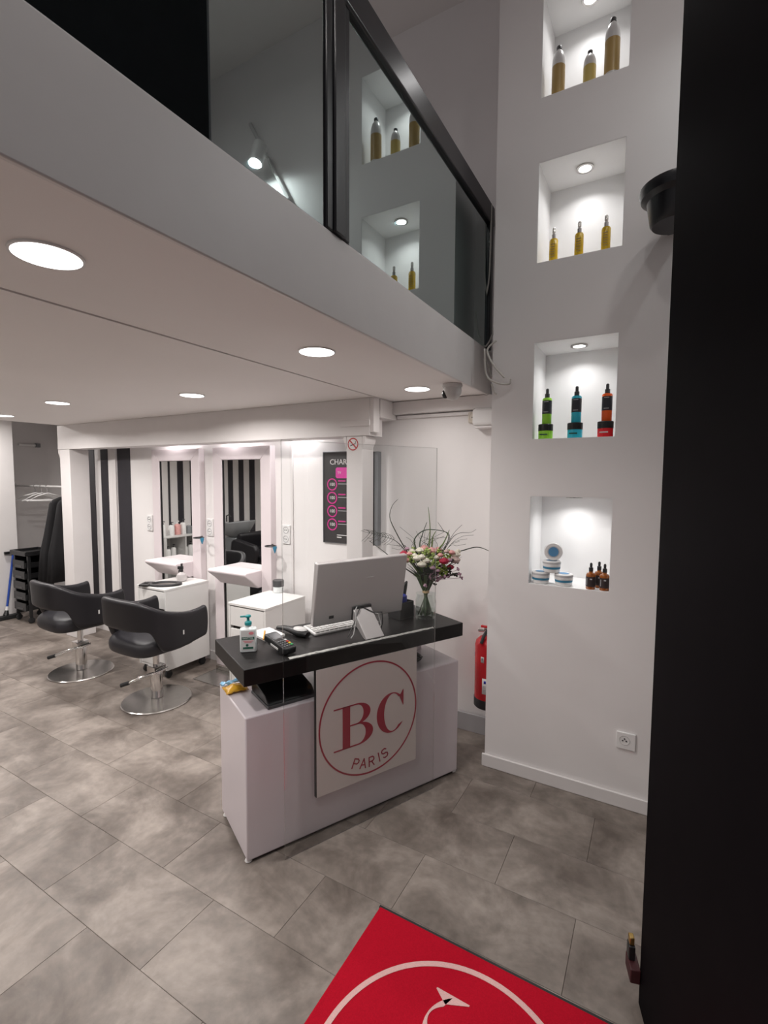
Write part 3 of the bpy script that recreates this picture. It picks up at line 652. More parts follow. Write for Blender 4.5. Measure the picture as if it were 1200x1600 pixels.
def arc(cx, cy, rx, ry, a0, a1, n=28): return [(cx + rx * math.cos(R(a0 + (a1 - a0) * i / (n - 1))), cy + ry * math.sin(R(a0 + (a1 - a0) * i / (n - 1)))) for i in range(n)]
def logo_meshes(z0, z1):
    """ring, B, C and PARIS in unit-circle coordinates"""
    ring_ = MB().ring(0.985, 1.012, z0, z1, 96)
    Bm = MB(); h = 0.022
    Bm.box(-0.56, -0.415, -0.42, 0.33, z0, z1); Bm.box(-0.73, -0.28, 0.33 - h, 0.33, z0, z1); Bm.box(-0.73, -0.24, -0.42, -0.42 + h, z0, z1); Bm.box(-0.42, -0.24, -0.045, -0.045 + h, z0, z1)
    Bm.strip(arc(-0.28, 0.143, 0.275, 0.187, 90, -90), arc(-0.28, 0.143, 0.135, 0.165, 90, -90), z0, z1)
    Bm.strip(arc(-0.25, -0.222, 0.30, 0.198, 90, -90), arc(-0.25, -0.222, 0.15, 0.176, 90, -90), z0, z1)
    Cm = MB()
    Cm.strip(arc(0.445, -0.03, 0.315, 0.37, 38, 322, 60), arc(0.475, -0.03, 0.19, 0.35, 50, 310, 60)[0:60], z0, z1)
    Cm.prism([(0.62, 0.235), (0.70, 0.055), (0.712, 0.055), (0.712, 0.345), (0.70, 0.345)], z0, z1)
    Pm = MB()
    S = {'P': [[(0, 0), (0, 1), (.45, 1), (.6, .85), (.6, .65), (.45, .5), (0, .5)]], 'A': [[(0, 0), (.35, 1), (.7, 0)], [(.13, .35), (.57, .35)]],
         'R': [[(0, 0), (0, 1), (.45, 1), (.6, .85), (.6, .65), (.45, .5), (0, .5)], [(.3, .5), (.62, 0)]], 'I': [[(0, 0), (0, 1)]],
         'S': [[(.6, .85), (.45, 1), (.15, 1), (0, .85), (0, .65), (.15, .52), (.45, .48), (.6, .35), (.6, .15), (.45, 0), (.15, 0), (0, .15)]]}
    for ch, an, wd in (('P', -22, .6), ('A', -10.5, .7), ('R', 1.5, .6), ('I', 13, 0), ('S', 22, .6)):
        T = Matrix.Rotation(R(an), 4, 'Z') @ Matrix.Translation((0, -0.89, 0)) @ Matrix.Diagonal((0.165, 0.165, 1, 1)) @ Matrix.Translation((-wd / 2, 0, 0))
        for ln in S[ch]:
            pts = [T @ Vector((x, y, 0)) for x, y in ln]
            for a, b in zip(pts[:-1], pts[1:]):
                d = (b - a).normalized(); nn = Vector((-d.y, d.x, 0)) * 0.010; a2, b2 = a - d * .008, b + d * .008
                Pm.strip([(a2 + nn)[:2], (b2 + nn)[:2]], [(a2 - nn)[:2], (b2 - nn)[:2]], z0, z1)
    return ring_, Bm, Cm, Pm
LT = Matrix.Translation((0.594, -0.0196, 0.482)) @ RX @ Matrix.Diagonal((0.2697, 0.2697, 1, 1))
for mb, nm in zip(logo_meshes(0.0, 0.0012), ('logo_ring', 'letter_b', 'letter_c', 'paris_lettering')):
    mb.v = [tuple(LT @ Vector(v)) for v in mb.v]; mb.build(nm, 'logo', lp, smooth=False)

# acrylic sneeze guard standing in front of the desk
pa, pb = dp(0.142, -0.060), dp(0.972, -0.034); pv = pb - pa; pl = pv.length
scr = thing('acrylic_screen', 'tall clear acrylic screen standing in front of the desk', 'screen', pa, math.atan2(pv.y, pv.x))
MB().box(0.002, pl - .002, -0.002, 0.002, 0.002, 1.768).build('sheet', 'plexi', scr, smooth=False)
MB().box(0, 0.002, -0.002, 0.002, 0, 1.77).box(pl - .002, pl, -0.002, 0.002, 0, 1.77).box(0.002, pl - .002, -0.002, 0.002, 0, 0.002).box(0.002, pl - .002, -0.002, 0.002, 1.768, 1.77).build('polished_edge', 'plexi_edge', scr, smooth=False)
# crinkled tape along the slab front
rows = []
for j in range(3):
    rows.append([tuple(dp(0.19 + 0.79 * i / 60, -0.016 + 0.012 * j + random.uniform(-.002, .002), ST + 0.0015 + (0.007 if j == 1 else 0.002) * random.random())) for i in range(61)])
tag(MB().grid(rows).build('tape_strip', 'tape', solid=0.001, ang=20), 'crinkled clear tape strip along the front of the black desktop', 'tape')

def dthing(name, label, cat, a, b, z=ST, rot=0, group=None):
    return thing(name, label, cat, dp(a, b, z + 0.0005), DX + rot, group)
# hand sanitiser
t = dthing('hand_sanitizer', 'clear hand sanitizer bottle with teal pump on the desk corner', 'sanitizer', 0.078, 0.185, rot=R(-22))
MB().prism([(-.036, -.016), (-.030, -.021), (.030, -.021), (.036, -.016), (.036, .016), (.030, .021), (-.030, .021), (-.036, .016)], 0, 0.104).build('body', 'gel', t, bevel=0.005)
MB().lathe([(.030, .1042), (.014, .113), (.014, .118)], 20, sy=.62).build('shoulder', 'gel', t)
MB().lathe([(.0155, .1182), (.0155, .132), (.006, .137), (.006, .152), (.013, .153), (.013, .160), (.009, .163)], 20).box(-0.034, 0.0, -0.005, 0.005, .1535, .1605).build('pump', 'teal', t, bevel=0.002)
lb = MB().box(-.030, .030, -.0225, -.0212, .012, .098).build('label_sheet', 'lightgrey', t, smooth=False)
MB().box(-.027, .027, -.0232, -.0226, .058, .070).box(-.022, .022, -.0232, -.0226, .016, .025).lathe([(.006, 0), (.006, .0005)], 12, mtx=Matrix.Translation((-.004, -.0226, .033)) @ RX).build('green_band', 'darkgreen', lb, smooth=False)
text_part('SANYTOL', 0.0105, 'white', lb, (0, -.0234, .064), (R(90), 0, 0), depth=.0003)
MB().box(-.020, .022, -.0232, -.0226, .050, .0525).box(-.016, .016, -.0232, -.0226, .045, .0475).lathe([(.011, 0), (.011, .0005)], 14, sy=.6, mtx=Matrix.Translation((.014, -.0226, .086)) @ RX).build('pink_print', 'pinkprint', lb, smooth=False)
# card terminal
t = dthing('card_terminal', 'black card payment terminal with coloured keys on the desk', 'card terminal', 0.198, 0.12, rot=R(14))
TT = Matrix.Translation((0, 0, 0.034)) @ Matrix.Rotation(R(11), 4, 'X') @ Matrix.Diagonal((.8, .8, .8, 1))
MB().prism([(-.040, -.10), (-.030, -.112), (.030, -.112), (.040, -.10), (.042, .09), (.034, .10), (-.034, .10), (-.042, .09)], -.018, .018, mtx=TT).build('body', 'blackpl', t, bevel=0.008)
MB().prism([(-.034, -.05), (.034, -.05), (.034, .07), (-.034, .07)], -.030, -.0185, mtx=TT).build('foot_block', 'blackpl', t, bevel=0.004)
MB().box(-.031, .031, .012, .082, .0182, .0195, mtx=TT).build('display', 'screen', t, smooth=False)
for i in range(4):
    for j in range(4):
        if i == 3: m_ = ('green', 'yellow', 'red', 'lightgrey')[j]
        else: m_ = 'grey'
        MB().box(-.029 + i * .0155, -.029 + i * .0155 + (.012 if i == 3 else .009), -.085 + j * .020, -.085 + j * .020 + (.013 if i == 3 else .008), .0182, .0215, mtx=TT).build('key', m_, t, smooth=False)
MB().box(-.046, -.0425, -.05, .02, -.012, -.002, mtx=TT).build('card_slot', 'lightgrey', t, smooth=False)
# notepad and pencil
pad = dthing('notepad', 'white notepad lying on the desk behind the terminal', 'notepad', 0.222, 0.345, rot=R(10))
MB().box(-.055, .055, -.075, .075, 0, .012).build('paper_block', 'paper', pad, bevel=0.001)
t = dthing('pencil', 'orange pencil lying across the white notepad', 'pencil', 0.195, 0.31, ST + .0125, rot=R(68))
MB().tube([(-.07, 0, .0045), (.058, 0, .0045)], .0042, 6).build('shaft', 'orange', t); MB().tube([(.0582, 0, .0045), (.070, 0, .0045)], [.004, .0008], 6).build('tip', 'raffia', t)
# barcode scanner
t = dthing('barcode_scanner', 'black handheld scanner with light grey top lying on desk', 'scanner', 0.345, 0.275, rot=R(-66))
MB().tube([(-.125, .0, .020), (-.085, .0, .028), (-.04, 0, .028), (0, 0, .025), (.04, 0, .022), (.075, 0, .017)], [.011, .015, .018, .024, .028, .018], 14, mtx=Matrix.Diagonal((1, 1.15, .78, 1))).build('body', 'blackpl', t)
MB().ellipsoid((.025, 0, .032), .042, .025, .012).build('top_shell', 'lightgrey', t)
# keyboard
t = dthing('keyboard', 'white keyboard lying under the computer screen', 'keyboard', 0.60, 0.275, rot=R(2))
MB().prism([(-.065, 0), (.065, 0), (.065, .020), (-.065, .010)], -.19, .19, 'x').build('case', 'white', t, bevel=0.003)
for i in range(14):
    for j in range(5):
        MB().box(-.18 + i * .0258, -.18 + i * .0258 + .021, -.056 + j * .0225, -.056 + j * .0225 + .018, .0115 + j * .0018, .0165 + j * .0018).build('key', 'lightgrey', t, smooth=False)
# all-in-one computer seen from behind
comp = dthing('desktop_computer', 'silver all-in-one computer seen from behind on the desk', 'computer', 0.638, 0.165, rot=R(1.0))
LT2 = Matrix.Translation((0, 0, 0.066)) @ Matrix.Rotation(R(9), 4, 'X')
MB().box(-.262, .262, -.012, .020, 0, .315, mtx=LT2).build('rear_shell', 'silver', comp, bevel=0.006)
MB().box(-.258, .258, .0202, .024, .004, .311, mtx=LT2).build('screen_glass', 'screen', comp, smooth=False)
MB().box(-.18, -.155, -.0135, -.0121, .030, .045, mtx=LT2).build('rear_port', 'blackpl', comp, smooth=False)
MB().box(0.02, .06, -.0130, -.0121, .215, .218, mtx=LT2).build('rear_print', 'lightgrey', comp, smooth=False)
MB().prism([(-.020, .125), (-.030, .125), (-.155, .006), (-.145, .0005), (-.120, .006), (-.012, .075)], -.052, .052, 'x').build('stand_leg', 'silver', comp, bevel=0.003)
MB().box(-.055, .055, -.024, -.0125, .005, .075, mtx=LT2).build('hinge_block', 'blackpl', comp, bevel=0.003)
for k, (m_, pts) in enumerate((('lightgrey', [(-.03, -.03, .135), (-.055, -.055, .125), (-.06, -.07, .08), (-.085, -.09, .02), (-.10, -.09, .004)]), ('blackpl', [(-.01, -.03, .13), (-.035, -.055, .12), (-.07, -.065, .06), (-.11, -.075, .005)]), ('blackpl', [(.0, -.03, .13), (.05, -.06, .10), (.10, -.06, .095), (.105, -.06, .04), (.085, -.07, .004)]), ('lightgrey', [(.04, -.03, .10), (.085, -.05, .085), (.095, -.06, .03), (.075, -.06, .004)]))):
    cu = MB().tube(pts, .0028, 6).build('cable', m_, comp)
# desk organiser
t = dthing('desk_organizer', 'black desk organizer box with blue roll beside the vase', 'organizer', 0.950, 0.235, rot=R(8))
MB().box(-.05, .05, -.05, .05, 0, .008).box(-.05, -.044, -.05, .05, .008, .098).box(.044, .05, -.05, .05, .008, .098).box(-.044, .044, -.05, -.044, .008, .098).box(-.044, .044, .044, .05, .008, .098).build('box', 'blackpl', t, bevel=0.002)
MB().lathe([(.030, .06), (.037, .07), (.037, .125), (.030, .13)], 24, c=(-.005, 0, 0)).build('blue_roll', 'blue', t)
MB().tube([(.030, .02, .06), (.034, .02, .12), (.046, .022, .165), (.068, .025, .19)], [.010, .017, .017, .006], 10).build('curved_handle', 'blackpl', t)
# things on the lower counter
t = thing('cash_drawer', 'flat black box on the lower counter under the desktop', 'box', dp(0.215, 0.115, 0.6345), DX + R(2))
MB().box(-.115, .115, -.095, .105, 0, .014).build('base', 'darkgrey', t, bevel=0.003); MB().prism([(-.09, .0142), (.105, .0142), (.105, .075), (-.055, .045)], -.112, .112, 'x').build('sloped_top', 'blackpl', t, bevel=0.004)
t = thing('snack_packet', 'crumpled yellow and blue packet on the lower counter edge', 'packet', dp(0.045, 0.30, 0.6345), DX)
g = MB(); random.seed(3); rows = []
for j in range(9):
    rows.append([(-.05 + .1 * i / 9 + random.uniform(-.003, .003), -.055 + .09 * j / 8, .004 + (.024 * math.sin(math.pi * i / 9) * math.sin(math.pi * min(1, (j + .5) / 8)) + random.uniform(0, .006))) for i in range(10)])
g.grid(rows).build('yellow_bag', 'yellowbag', t, solid=.003, ang=25)
rows = [[(-.05 + .1 * i / 9, .0365 + .012 * j, .006 + random.uniform(0, .016)) for i in range(10)] for j in range(4)]
MB().grid(rows).build('blue_end', 'bluebag', t, solid=.002, ang=25)
t = thing('dark_pouch', 'small dark pouch under the desktop right of the logo panel', 'pouch', dp(0.955, 0.135, 0.6345), DX)
MB().ellipsoid((0, 0, .022), .05, .06, .022).build('pouch_body', 'cloth', t); MB().tube([(-.03, -.05, .03), (.0, -.065, .045), (.03, -.05, .03)], .004, 6).build('strap', 'blackpl', t)

# ------------------------------------------------------------------ vase and bouquet
VA, VB = 1.068, 0.165
vz = ST
v = dthing('flower_vase', 'round clear glass vase with water on the desk end', 'vase', VA, VB)
MB().lathe([(0.0, 0.004), (.050, .004), (.055, .010), (.057, .04), (.0565, .10), (.050, .122), (.0525, .138), (.0545, .138), (.0525, .122), (.059, .10), (.0595, .04), (.057, .006), (.052, .0), (0, 0)], 40, caps=False).build('glass', 'vase', v)
MB().lathe([(.050, .0115), (.0545, .04), (.0545, .046), (0, .046)], 32).build('water', 'water', v)
bq = dthing('flower_bouquet', 'bouquet of cream, red and pink flowers with wild grasses in the vase', 'bouquet', VA, VB, ST + .012)
random.seed(11)
inv = Matrix.Rotation(-DX, 4, 'Z')
bo_w = dp(VA, VB, ST + .0125)
def bp(u, v_, db=0.0):
    """bouquet-local point for a pixel, db metres behind the plane facing the viewer through the vase"""
    d = ray(u, v_); n = Vector((CF.x, CF.y, 0)).normalized(); tt = ((bo_w - CP).dot(n) + db) / d.dot(n)
    return inv @ (CP + d * tt - bo_w)
TIE = Vector((0, 0, .135))
for i in range(38):
    a = random.uniform(0, 6.28); r0 = random.uniform(.012, .046); r1 = random.uniform(.003, .014)
    p0 = Vector((r0 * math.cos(a), r0 * math.sin(a), .004)); p1 = TIE + Vector((r1 * math.cos(a + 2.6), r1 * math.sin(a + 2.6), 0)); p2 = TIE + Vector((math.cos(a + 2.8) * .06, math.sin(a + 2.8) * .06, .10))
    MB().tube([p0, (p0 + p1) / 2, p1, p2], .0034, 6).build('stem', 'stem', bq)
MB().ring(.013, .019, .128, .142, 20).build('raffia_tie', 'raffia', bq)
def leaf(p0, p1, w, m, bend=.02, name='leaf'):
    p0, p1 = Vector(p0), Vector(p1); d = p1 - p0; s = d.cross(Vector((0, 0, 1)) if abs(d.normalized().z) < .95 else Vector((1, 0, 0))).normalized(); nrm = s.cross(d).normalized(); rows = []
    for i in range(9):
        f = i / 8; ww = w * math.sin(math.pi * min(.98, .06 + .94 * f)) ** .8; c = p0 + d * f + nrm * (bend * math.sin(math.pi * f))
        rows.append([tuple(c - s * ww), tuple(c + nrm * ww * -.25), tuple(c + s * ww)])
    return MB().grid(rows).build(name, m, bq, ang=180)
for (u, v_, db, w) in ((640, 905, -.02, .022), (650, 895, -.05, .026), (634, 893, .0, .020), (668, 900, -.06, .024), (690, 905, -.02, .018), (705, 885, .02, .018), (628, 872, .04, .018), (660, 880, .03, .024), (680, 885, .05, .02), (716, 872, .03, .014), (645, 880, -.04, .022), (700, 896, -.03, .016), (636, 900, -.04, .024), (644, 912, -.03, .02), (655, 905, -.07, .026), (676, 908, -.05, .02), (684, 896, -.06, .022), (632, 884, -.03, .022), (650, 888, -.08, .022), (668, 892, -.09, .02), (708, 894, .0, .016), (640, 890, .04, .024), (660, 900, .05, .024), (690, 898, .04, .022), (626, 878, .02, .02), (722, 884, .0, .014)):
    leaf(TIE + Vector((random.uniform(-.008, .008), random.uniform(-.008, .008), .005)), bp(u, v_ - 14, db), w, 'leaf' if random.random() < .75 else 'leaf2')
def rose(c, r, m, name='rose'):
    b = MB(); c = Vector(c)
    for ring_n, (n, rr, tilt) in enumerate(((6, 1.0, 55), (5, .75, 30), (4, .5, 12), (1, .28, 0))):
        for k in range(n):
            a = 2 * math.pi * k / n + ring_n * .5
            T = Matrix.Translation(c) @ Matrix.Rotation(a, 4, 'Z') @ Matrix.Translation((r * rr * .45, 0, r * (.1 * ring_n))) @ Matrix.Rotation(R(tilt), 4, 'Y') @ Matrix.Diagonal((r * .30, r * .55 * (rr + .2), r * .55, 1))
            b.ellipsoid((0, 0, 0), 1, 1, 1, 8, 5, mtx=T)
    return b.build(name, m, bq, ang=180)
for (u, v_, db, r, m) in ((652, 873, -.10, .026, 'petal_w'), (659, 871, -.10, .022, 'petal_w'), (659, 883, -.11, .028, 'petal_w'), (666, 877, -.10, .024, 'petal_w'), (656, 861, -.02, .026, 'petal_w'), (644, 862, .0, .022, 'petal_w'), (694, 878, -.10, .030, 'petal_r'), (631, 866, -.04, .026, 'petal_r'), (635, 876, -.05, .024, 'petal_p'), (704, 887, -.06, .022, 'petal_r'), (663, 858, .0, .030, 'petal_p'), (675, 862, -.02, .032, 'petal_p'), (684, 860, .02, .026, 'petal_p'), (712, 868, -.03, .030, 'petal_w'), (711, 876, -.05, .032, 'petal_b'), (682, 872, -.06, .020, 'petal_w'), (716, 862, .0, .018, 'petal_w'), (640, 866, -.06, .018, 'petal_p'), (648, 868, -.09, .016, 'petal_w'), (688, 868, -.08, .018, 'petal_p'), (702, 876, -.09, .018, 'petal_l'), (676, 888, -.10, .018, 'petal_l'), (698, 862, -.04, .018, 'petal_b'), (706, 864, -.05, .02, 'petal_p'), (636, 858, .0, .016, 'petal_l'), (684, 892, -.09, .016, 'petal_l')):
    rose(bp(u, v_, db), r, m)
for (u, v_, db, r) in ((646, 870, -.05, .034), (670, 868, -.06, .040), (672, 878, -.07, .036), (680, 866, -.02, .036), (688, 885, -.07, .034), (700, 868, -.02, .034), (650, 864, .03, .034), (693, 892, -.05, .028), (640, 872, .02, .03), (665, 866, .05, .045), (690, 870, .05, .045)):
    b = MB(); c = bp(u, v_, db)
    for k in range(34):
        d = Vector((random.gauss(0, 1), random.gauss(0, 1), random.gauss(0, 1))).normalized() * r * random.uniform(.6, 1)
        b.ellipsoid(c + d, .0075, .0075, .006, 6, 4)
    b.build('hydrangea_head', 'petal_g', bq, ang=180)
for k in range(44):
    u = random.uniform(660, 722); v_ = random.uniform(884, 915) - (10 if u > 700 else 0); b = MB(); c = bp(u, v_, random.uniform(-.09, .0))
    for q in range(5):
        b.ellipsoid(c + Vector((random.uniform(-.008, .008), random.uniform(-.008, .008), random.uniform(-.008, .008))), .0055, .0055, .005, 6, 4)
    b.tube([c, (c + TIE + Vector((0, 0, .06))) / 2, TIE + Vector((0, 0, .05))], .0012, 4)
    b.build('waxflower_sprig', 'petal_l' if k % 2 else 'twig', bq, ang=180)
def blade(pxs, w, m='twig', db=0.0, base=True, name='grass_blade'):
    pts = [bp(u, v_, db) for u, v_ in pxs]
    if base: pts = [TIE + Vector((0, 0, .05))] + pts
    # smooth by Catmull-Rom
    out = []; P4 = [pts[0]] + pts + [pts[-1]]
    for i in range(1, len(P4) - 2):
        for q in range(5):
            f = q / 5; a, b_, c, d = P4[i - 1], P4[i], P4[i + 1], P4[i + 2]
            out.append(0.5 * ((2 * b_) + (c - a) * f + (2 * a - 5 * b_ + 4 * c - d) * f * f + (3 * b_ - a - 3 * c + d) * f ** 3))
    out.append(pts[-1]); n = len(out)
    return MB().tube(out, [max(.0009, 1.35 * w * (1 - .8 * i / n)) for i in range(n)], 5).build(name, m, bq, ang=180)
blade([(636, 862), (618, 830), (609, 808), (613, 790), (622, 780)], .0030); blade([(656, 856), (660, 835), (667, 816)], .0040, 'leaf')
blade([(670, 858), (672, 830), (671, 810), (669, 792)], .0038, 'leaf2'); blade([(675, 852), (676, 840), (681, 830)], .0050, 'leaf2')
blade([(650, 858), (648, 842), (662, 829), (682, 828), (700, 833), (703, 842)], .0036, 'leaf'); blade([(684, 862), (692, 850), (698, 838), (702, 828)], .0052, 'leaf2')
blade([(690, 862), (700, 848), (710, 832), (722, 820)], .0018); blade([(700, 850), (715, 834), (735, 832), (744, 827)], .0016); blade([(700, 845), (692, 828), (684, 816)], .0022)
blade([(705, 868), (724, 860), (745, 855), (762, 860), (776, 870)], .0036); blade([(622, 880), (600, 862), (577, 845)], .0032)
blade([(634, 862), (618, 845), (605, 840), (590, 836), (566, 830)], .0022)
for k in range(10):
    u0 = 572 + k * 4.2; v0 = 832 + k * 1.0
    blade([(u0 + 6, v0), (u0, v0 + random.uniform(-7, -3)), (u0 - 8, v0 + random.uniform(-8, 2))], .0011, base=False, name='seed_hair')
    blade([(u0 + 6, v0), (u0 + 1, v0 + random.uniform(3, 8)), (u0 - 7, v0 + random.uniform(6, 14))], .0010, base=False, name='seed_hair')
for k in range(14):
    u0 = random.uniform(640, 708); blade([(u0, 858), (u0 + random.uniform(-14, 14), 845), (u0 + random.uniform(-26, 30), random.uniform(822, 842))], .0013)
for (uu, vv) in ((740, 836), (728, 850), (718, 846), (730, 842), (605, 850), (612, 856), (620, 852)):
    blade([(700 if uu > 660 else 636, 856), ((uu + (700 if uu > 660 else 636)) / 2, vv + 3), (uu, vv)], .0012)

# ------------------------------------------------------------------ fire extinguisher
q = ony(763, 1030, 2.80)
t = thing('fire_extinguisher', 'red fire extinguisher on the wall beside the pillar', 'extinguisher', (q.x, 2.805, 0.235))
MB().lathe([(.078, 0), (.084, .006), (.0845, .055), (.083, .058)], 36).build('boot', 'rubber', t)
MB().lathe([(.0815, .0582), (.082, .38), (.076, .405), (.055, .425), (.024, .434), (.022, .440)], 36).build('cylinder', 'extred', t)
MB().lathe([(.020, .4402), (.020, .462), (.014, .466)], 20).box(-.030, .016, -.012, .012, .4662, .480).build('valve', 'chrome', t, bevel=0.002)
MB().box(-.050, .045, -.009, .009, .4802, .492).build('handle', 'extred', t, bevel=0.002)
MB().tube([(-.020, -.030, .472), (-.055, -.032, .470)], .011, 12).build('gauge', 'chrome', t)
MB().tube([(-.002, -.030, .474), (-.014, -.060, .445), (-.022, -.080, .405)], .010, 10).build('hose', 'rubber', t)
def curved_label(name, m, a0, a1, z0, z1, r=.0826):
    rows = [[(r * math.cos(R(a0 + (a1 - a0) * i / 8)), r * math.sin(R(a0 + (a1 - a0) * i / 8)), z) for i in range(9)] for z in (z0, z1)]
    return MB().grid(rows).build(name, m, t, solid=.0008)
curved_label('inspection_tag', 'lightgrey', -106, -92, .29, .325); curved_label('tag_print', 'grey', -103, -95, .305, .320, .0834)
l_ = curved_label('service_label', 'white', -98, -55, .10, .195); curved_label('label_logo', 'blue', -91, -82, .165, .182, .0836); curved_label('blue_mark', 'bluelabel', -172, -158, .305, .33)
for k in range(4): curved_label('label_print', 'greylabel', -95, -66, .118 + k * .010, .121 + k * .010, .0836)
MB().box(-.03, .03, .083, .0945, .20, .26).build('wall_bracket', 'blackpl', t)

# wall unit and small socket by the ceiling, dome camera
t = thing('wall_unit', 'white rounded box unit on the back wall beside pillar', 'unit', (-0.88, YB, 1.935))
MB().box(-.115, .08, -.09, -.0005, 0.0, .105).build('case', 'white', t, bevel=0.02, seg=3); MB().box(-.10, .08, -.075, -.001, -.014, -.0005).build('lower_lip', 'trim', t, bevel=0.003)
q = ony(741, 652, YB - .02)
t = thing('cable_outlet', 'small beige socket at the end of the ceiling trunking', 'socket', (q.x - .005, YB - .0005, q.z))
MB().box(-.034, .034, -.022, 0, -.034, .034).build('plate', 'beige', t, bevel=0.006)
w = MB().lathe([(0, -.004), (.022, -.004), (.026, .002), (.026, 0)], 20, caps=False, mtx=Matrix.Translation((0, -.0225, 0)) @ RX).build('outlet', 'beige', t)
for dx_ in (-.008, .009): MB().lathe([(.0035, 0), (.0035, .003)], 8, mtx=Matrix.Translation((dx_, -.0205, 0)) @ RX).build('pin_hole', 'blackpl', w)
q = onz(707, 601, ZC)
t = thing('dome_camera', 'small white dome security camera under the mezzanine corner', 'camera', (q.x, q.y, ZC + .003))
MB().lathe([(.052, -.0005), (.054, -.012), (.05, -.02)], 28).build('mount', 'lightgrey', t)
MB().ellipsoid((0, 0, -.035), .050, .050, .052, 24, 14).build('ball', 'lightgrey', t)
MB().ellipsoid((-.030, -.022, -.052), .020, .018, .026, 14, 8).build('lens', 'blackpl', t)

# socket on the pillar
q = ony(978, 1157, YN)
t = thing('pillar_socket', 'white square wall socket low on the niche pillar', 'socket', (q.x, YN - .0005, q.z))
MB().box(-.042, .042, -.010, 0, -.042, .042).build('plate', 'white', t, bevel=0.003)
w = MB().lathe([(0, -.003), (.018, -.003), (.021, .001), (.024, .001), (.024, 0)], 24, caps=False, mtx=Matrix.Translation((-.006, -.0105, .004)) @ RX).build('outlet', 'lightgrey', t)
for dx_, dz in ((-.008, -.002), (.008, -.002), (0, .008)): MB().lathe([(.0032, 0), (.0032, .003)], 8, mtx=Matrix.Translation((dx_ - .006, -.0108, .004 + dz)) @ RX).build('pin_hole', 'blackpl', w)

# tangled cables at the end of the balustrade
CB = [[(768, 320), (766, 400), (762, 450), (748, 500), (740, 520), (742, 530), (752, 540)], [(776, 480), (770, 520), (760, 540), (752, 540), (748, 530)], [(752, 540), (758, 560), (752, 590), (753, 608)],
      [(752, 540), (762, 570), (768, 590)], [(776, 532), (764, 542), (762, 552), (772, 572), (788, 590)], [(757, 545), (760, 585), (775, 598), (795, 600), (798, 592)], [(768, 600), (772, 612), (776, 616)]]
for k, pl_ in enumerate(CB):
    yy = [2.79, 2.78, 2.775, 2.78, 2.545, 2.54, 2.55][k]
    pts = [ony(u, v_, yy) for u, v_ in pl_]; out = []; P4 = [pts[0]] + pts + [pts[-1]]
    for i in range(1, len(P4) - 2):
        for q in range(6):
            f = q / 6; a, b_, c, d = P4[i - 1:i + 3]
            out.append(0.5 * ((2 * b_) + (c - a) * f + (2 * a - 5 * b_ + 4 * c - d) * f * f + (3 * b_ - a - 3 * c + d) * f ** 3))
    out.append(pts[-1])
    tag(MB().tube(out, .005, 6).build('cable', 'cable', ang=180), 'loose white cable tangled at the corner of mezzanine and pillar', 'cable', 'tangled white cables')

# black bowl lamp by the door edge and track spot on the upper right wall
q = ony(1058, 300, 2.36)
t = thing('bowl_lamp', 'black bowl-shaped lamp housing on the pillar beside the door', 'lamp', (q.x, 2.36, 2.655))
MB().lathe([(.0, .0), (.085, .0), (.094, .012), (.108, .098), (.130, .112), (.137, .132), (.135, .152), (.127, .155)], 40).build('bowl', 'blackmetal', t)
MB().box(-.03, .03, .10, .2075, .05, .10).build('bracket', 'blackmetal', t, bevel=0.004)
XG = XF - 0.008
def unref(u, v_, y): p_ = ony(u, v_, y); return Vector((2 * XG - p_.x, y, p_.z))
s0 = unref(396, 262, 2.42); s1 = unref(402, 240, 2.45)
t = thing('track_spotlight', 'white track spotlight mirrored in the mezzanine glass', 'spotlight', (s1.x, 2.45, s1.z))
rl = [unref(390, 195, 2.55) - Vector((s1.x, 2.45, s1.z)), unref(450, 312, 2.55) - Vector((s1.x, 2.45, s1.z))]
MB().tube(rl, .014, 8).build('rail', 'lightgrey', t)
ax = (s0 - s1).normalized(); rot = Vector((0, 0, -1)).rotation_difference(ax).to_matrix().to_4x4()
MB().lathe([(.042, -.075), (.045, -.07), (.045, .06), (.03, .075)], 24, mtx=rot).build('lamp_head', 'white', t)
MB().lathe([(.036, -.0765), (.036, -.0755)], 24, mtx=rot).build('lamp_face', 'spotglow', t)
MB().tube([(0, .03, .02), (0, .10, .02)], .008, 8).build('lamp_arm', 'lightgrey', t)

# ------------------------------------------------------------------ red entrance mat
t = thing('door_mat', 'red entrance mat with pale pink circular logo', 'mat', (-0.42, 1.055, 0))
MB().box(-.43, .395, -.43, .425, .0005, .010).build('carpet', 'matred', t, bevel=0.003)
MB().box(-.434, .399, .4252, .433, .0005, .008).build('rubber_border', 'rubber', t, smooth=False)
MT = Matrix.Rotation(R(90), 4, 'Z') @ Matrix.Diagonal((0.372, 0.372, 1, 1))
for mb, nm in zip(logo_meshes(0.0101, 0.0112), ('logo_ring', 'letter_b', 'letter_c', 'paris_lettering')):
    if nm == 'logo_ring': mb = MB().ring(0.965, 1.012, 0.0101, 0.0112, 96)
    mb.v = [tuple(MT @ Vector(v_)) for v_ in mb.v]; mb.build(nm, 'matpink', t, smooth=False)

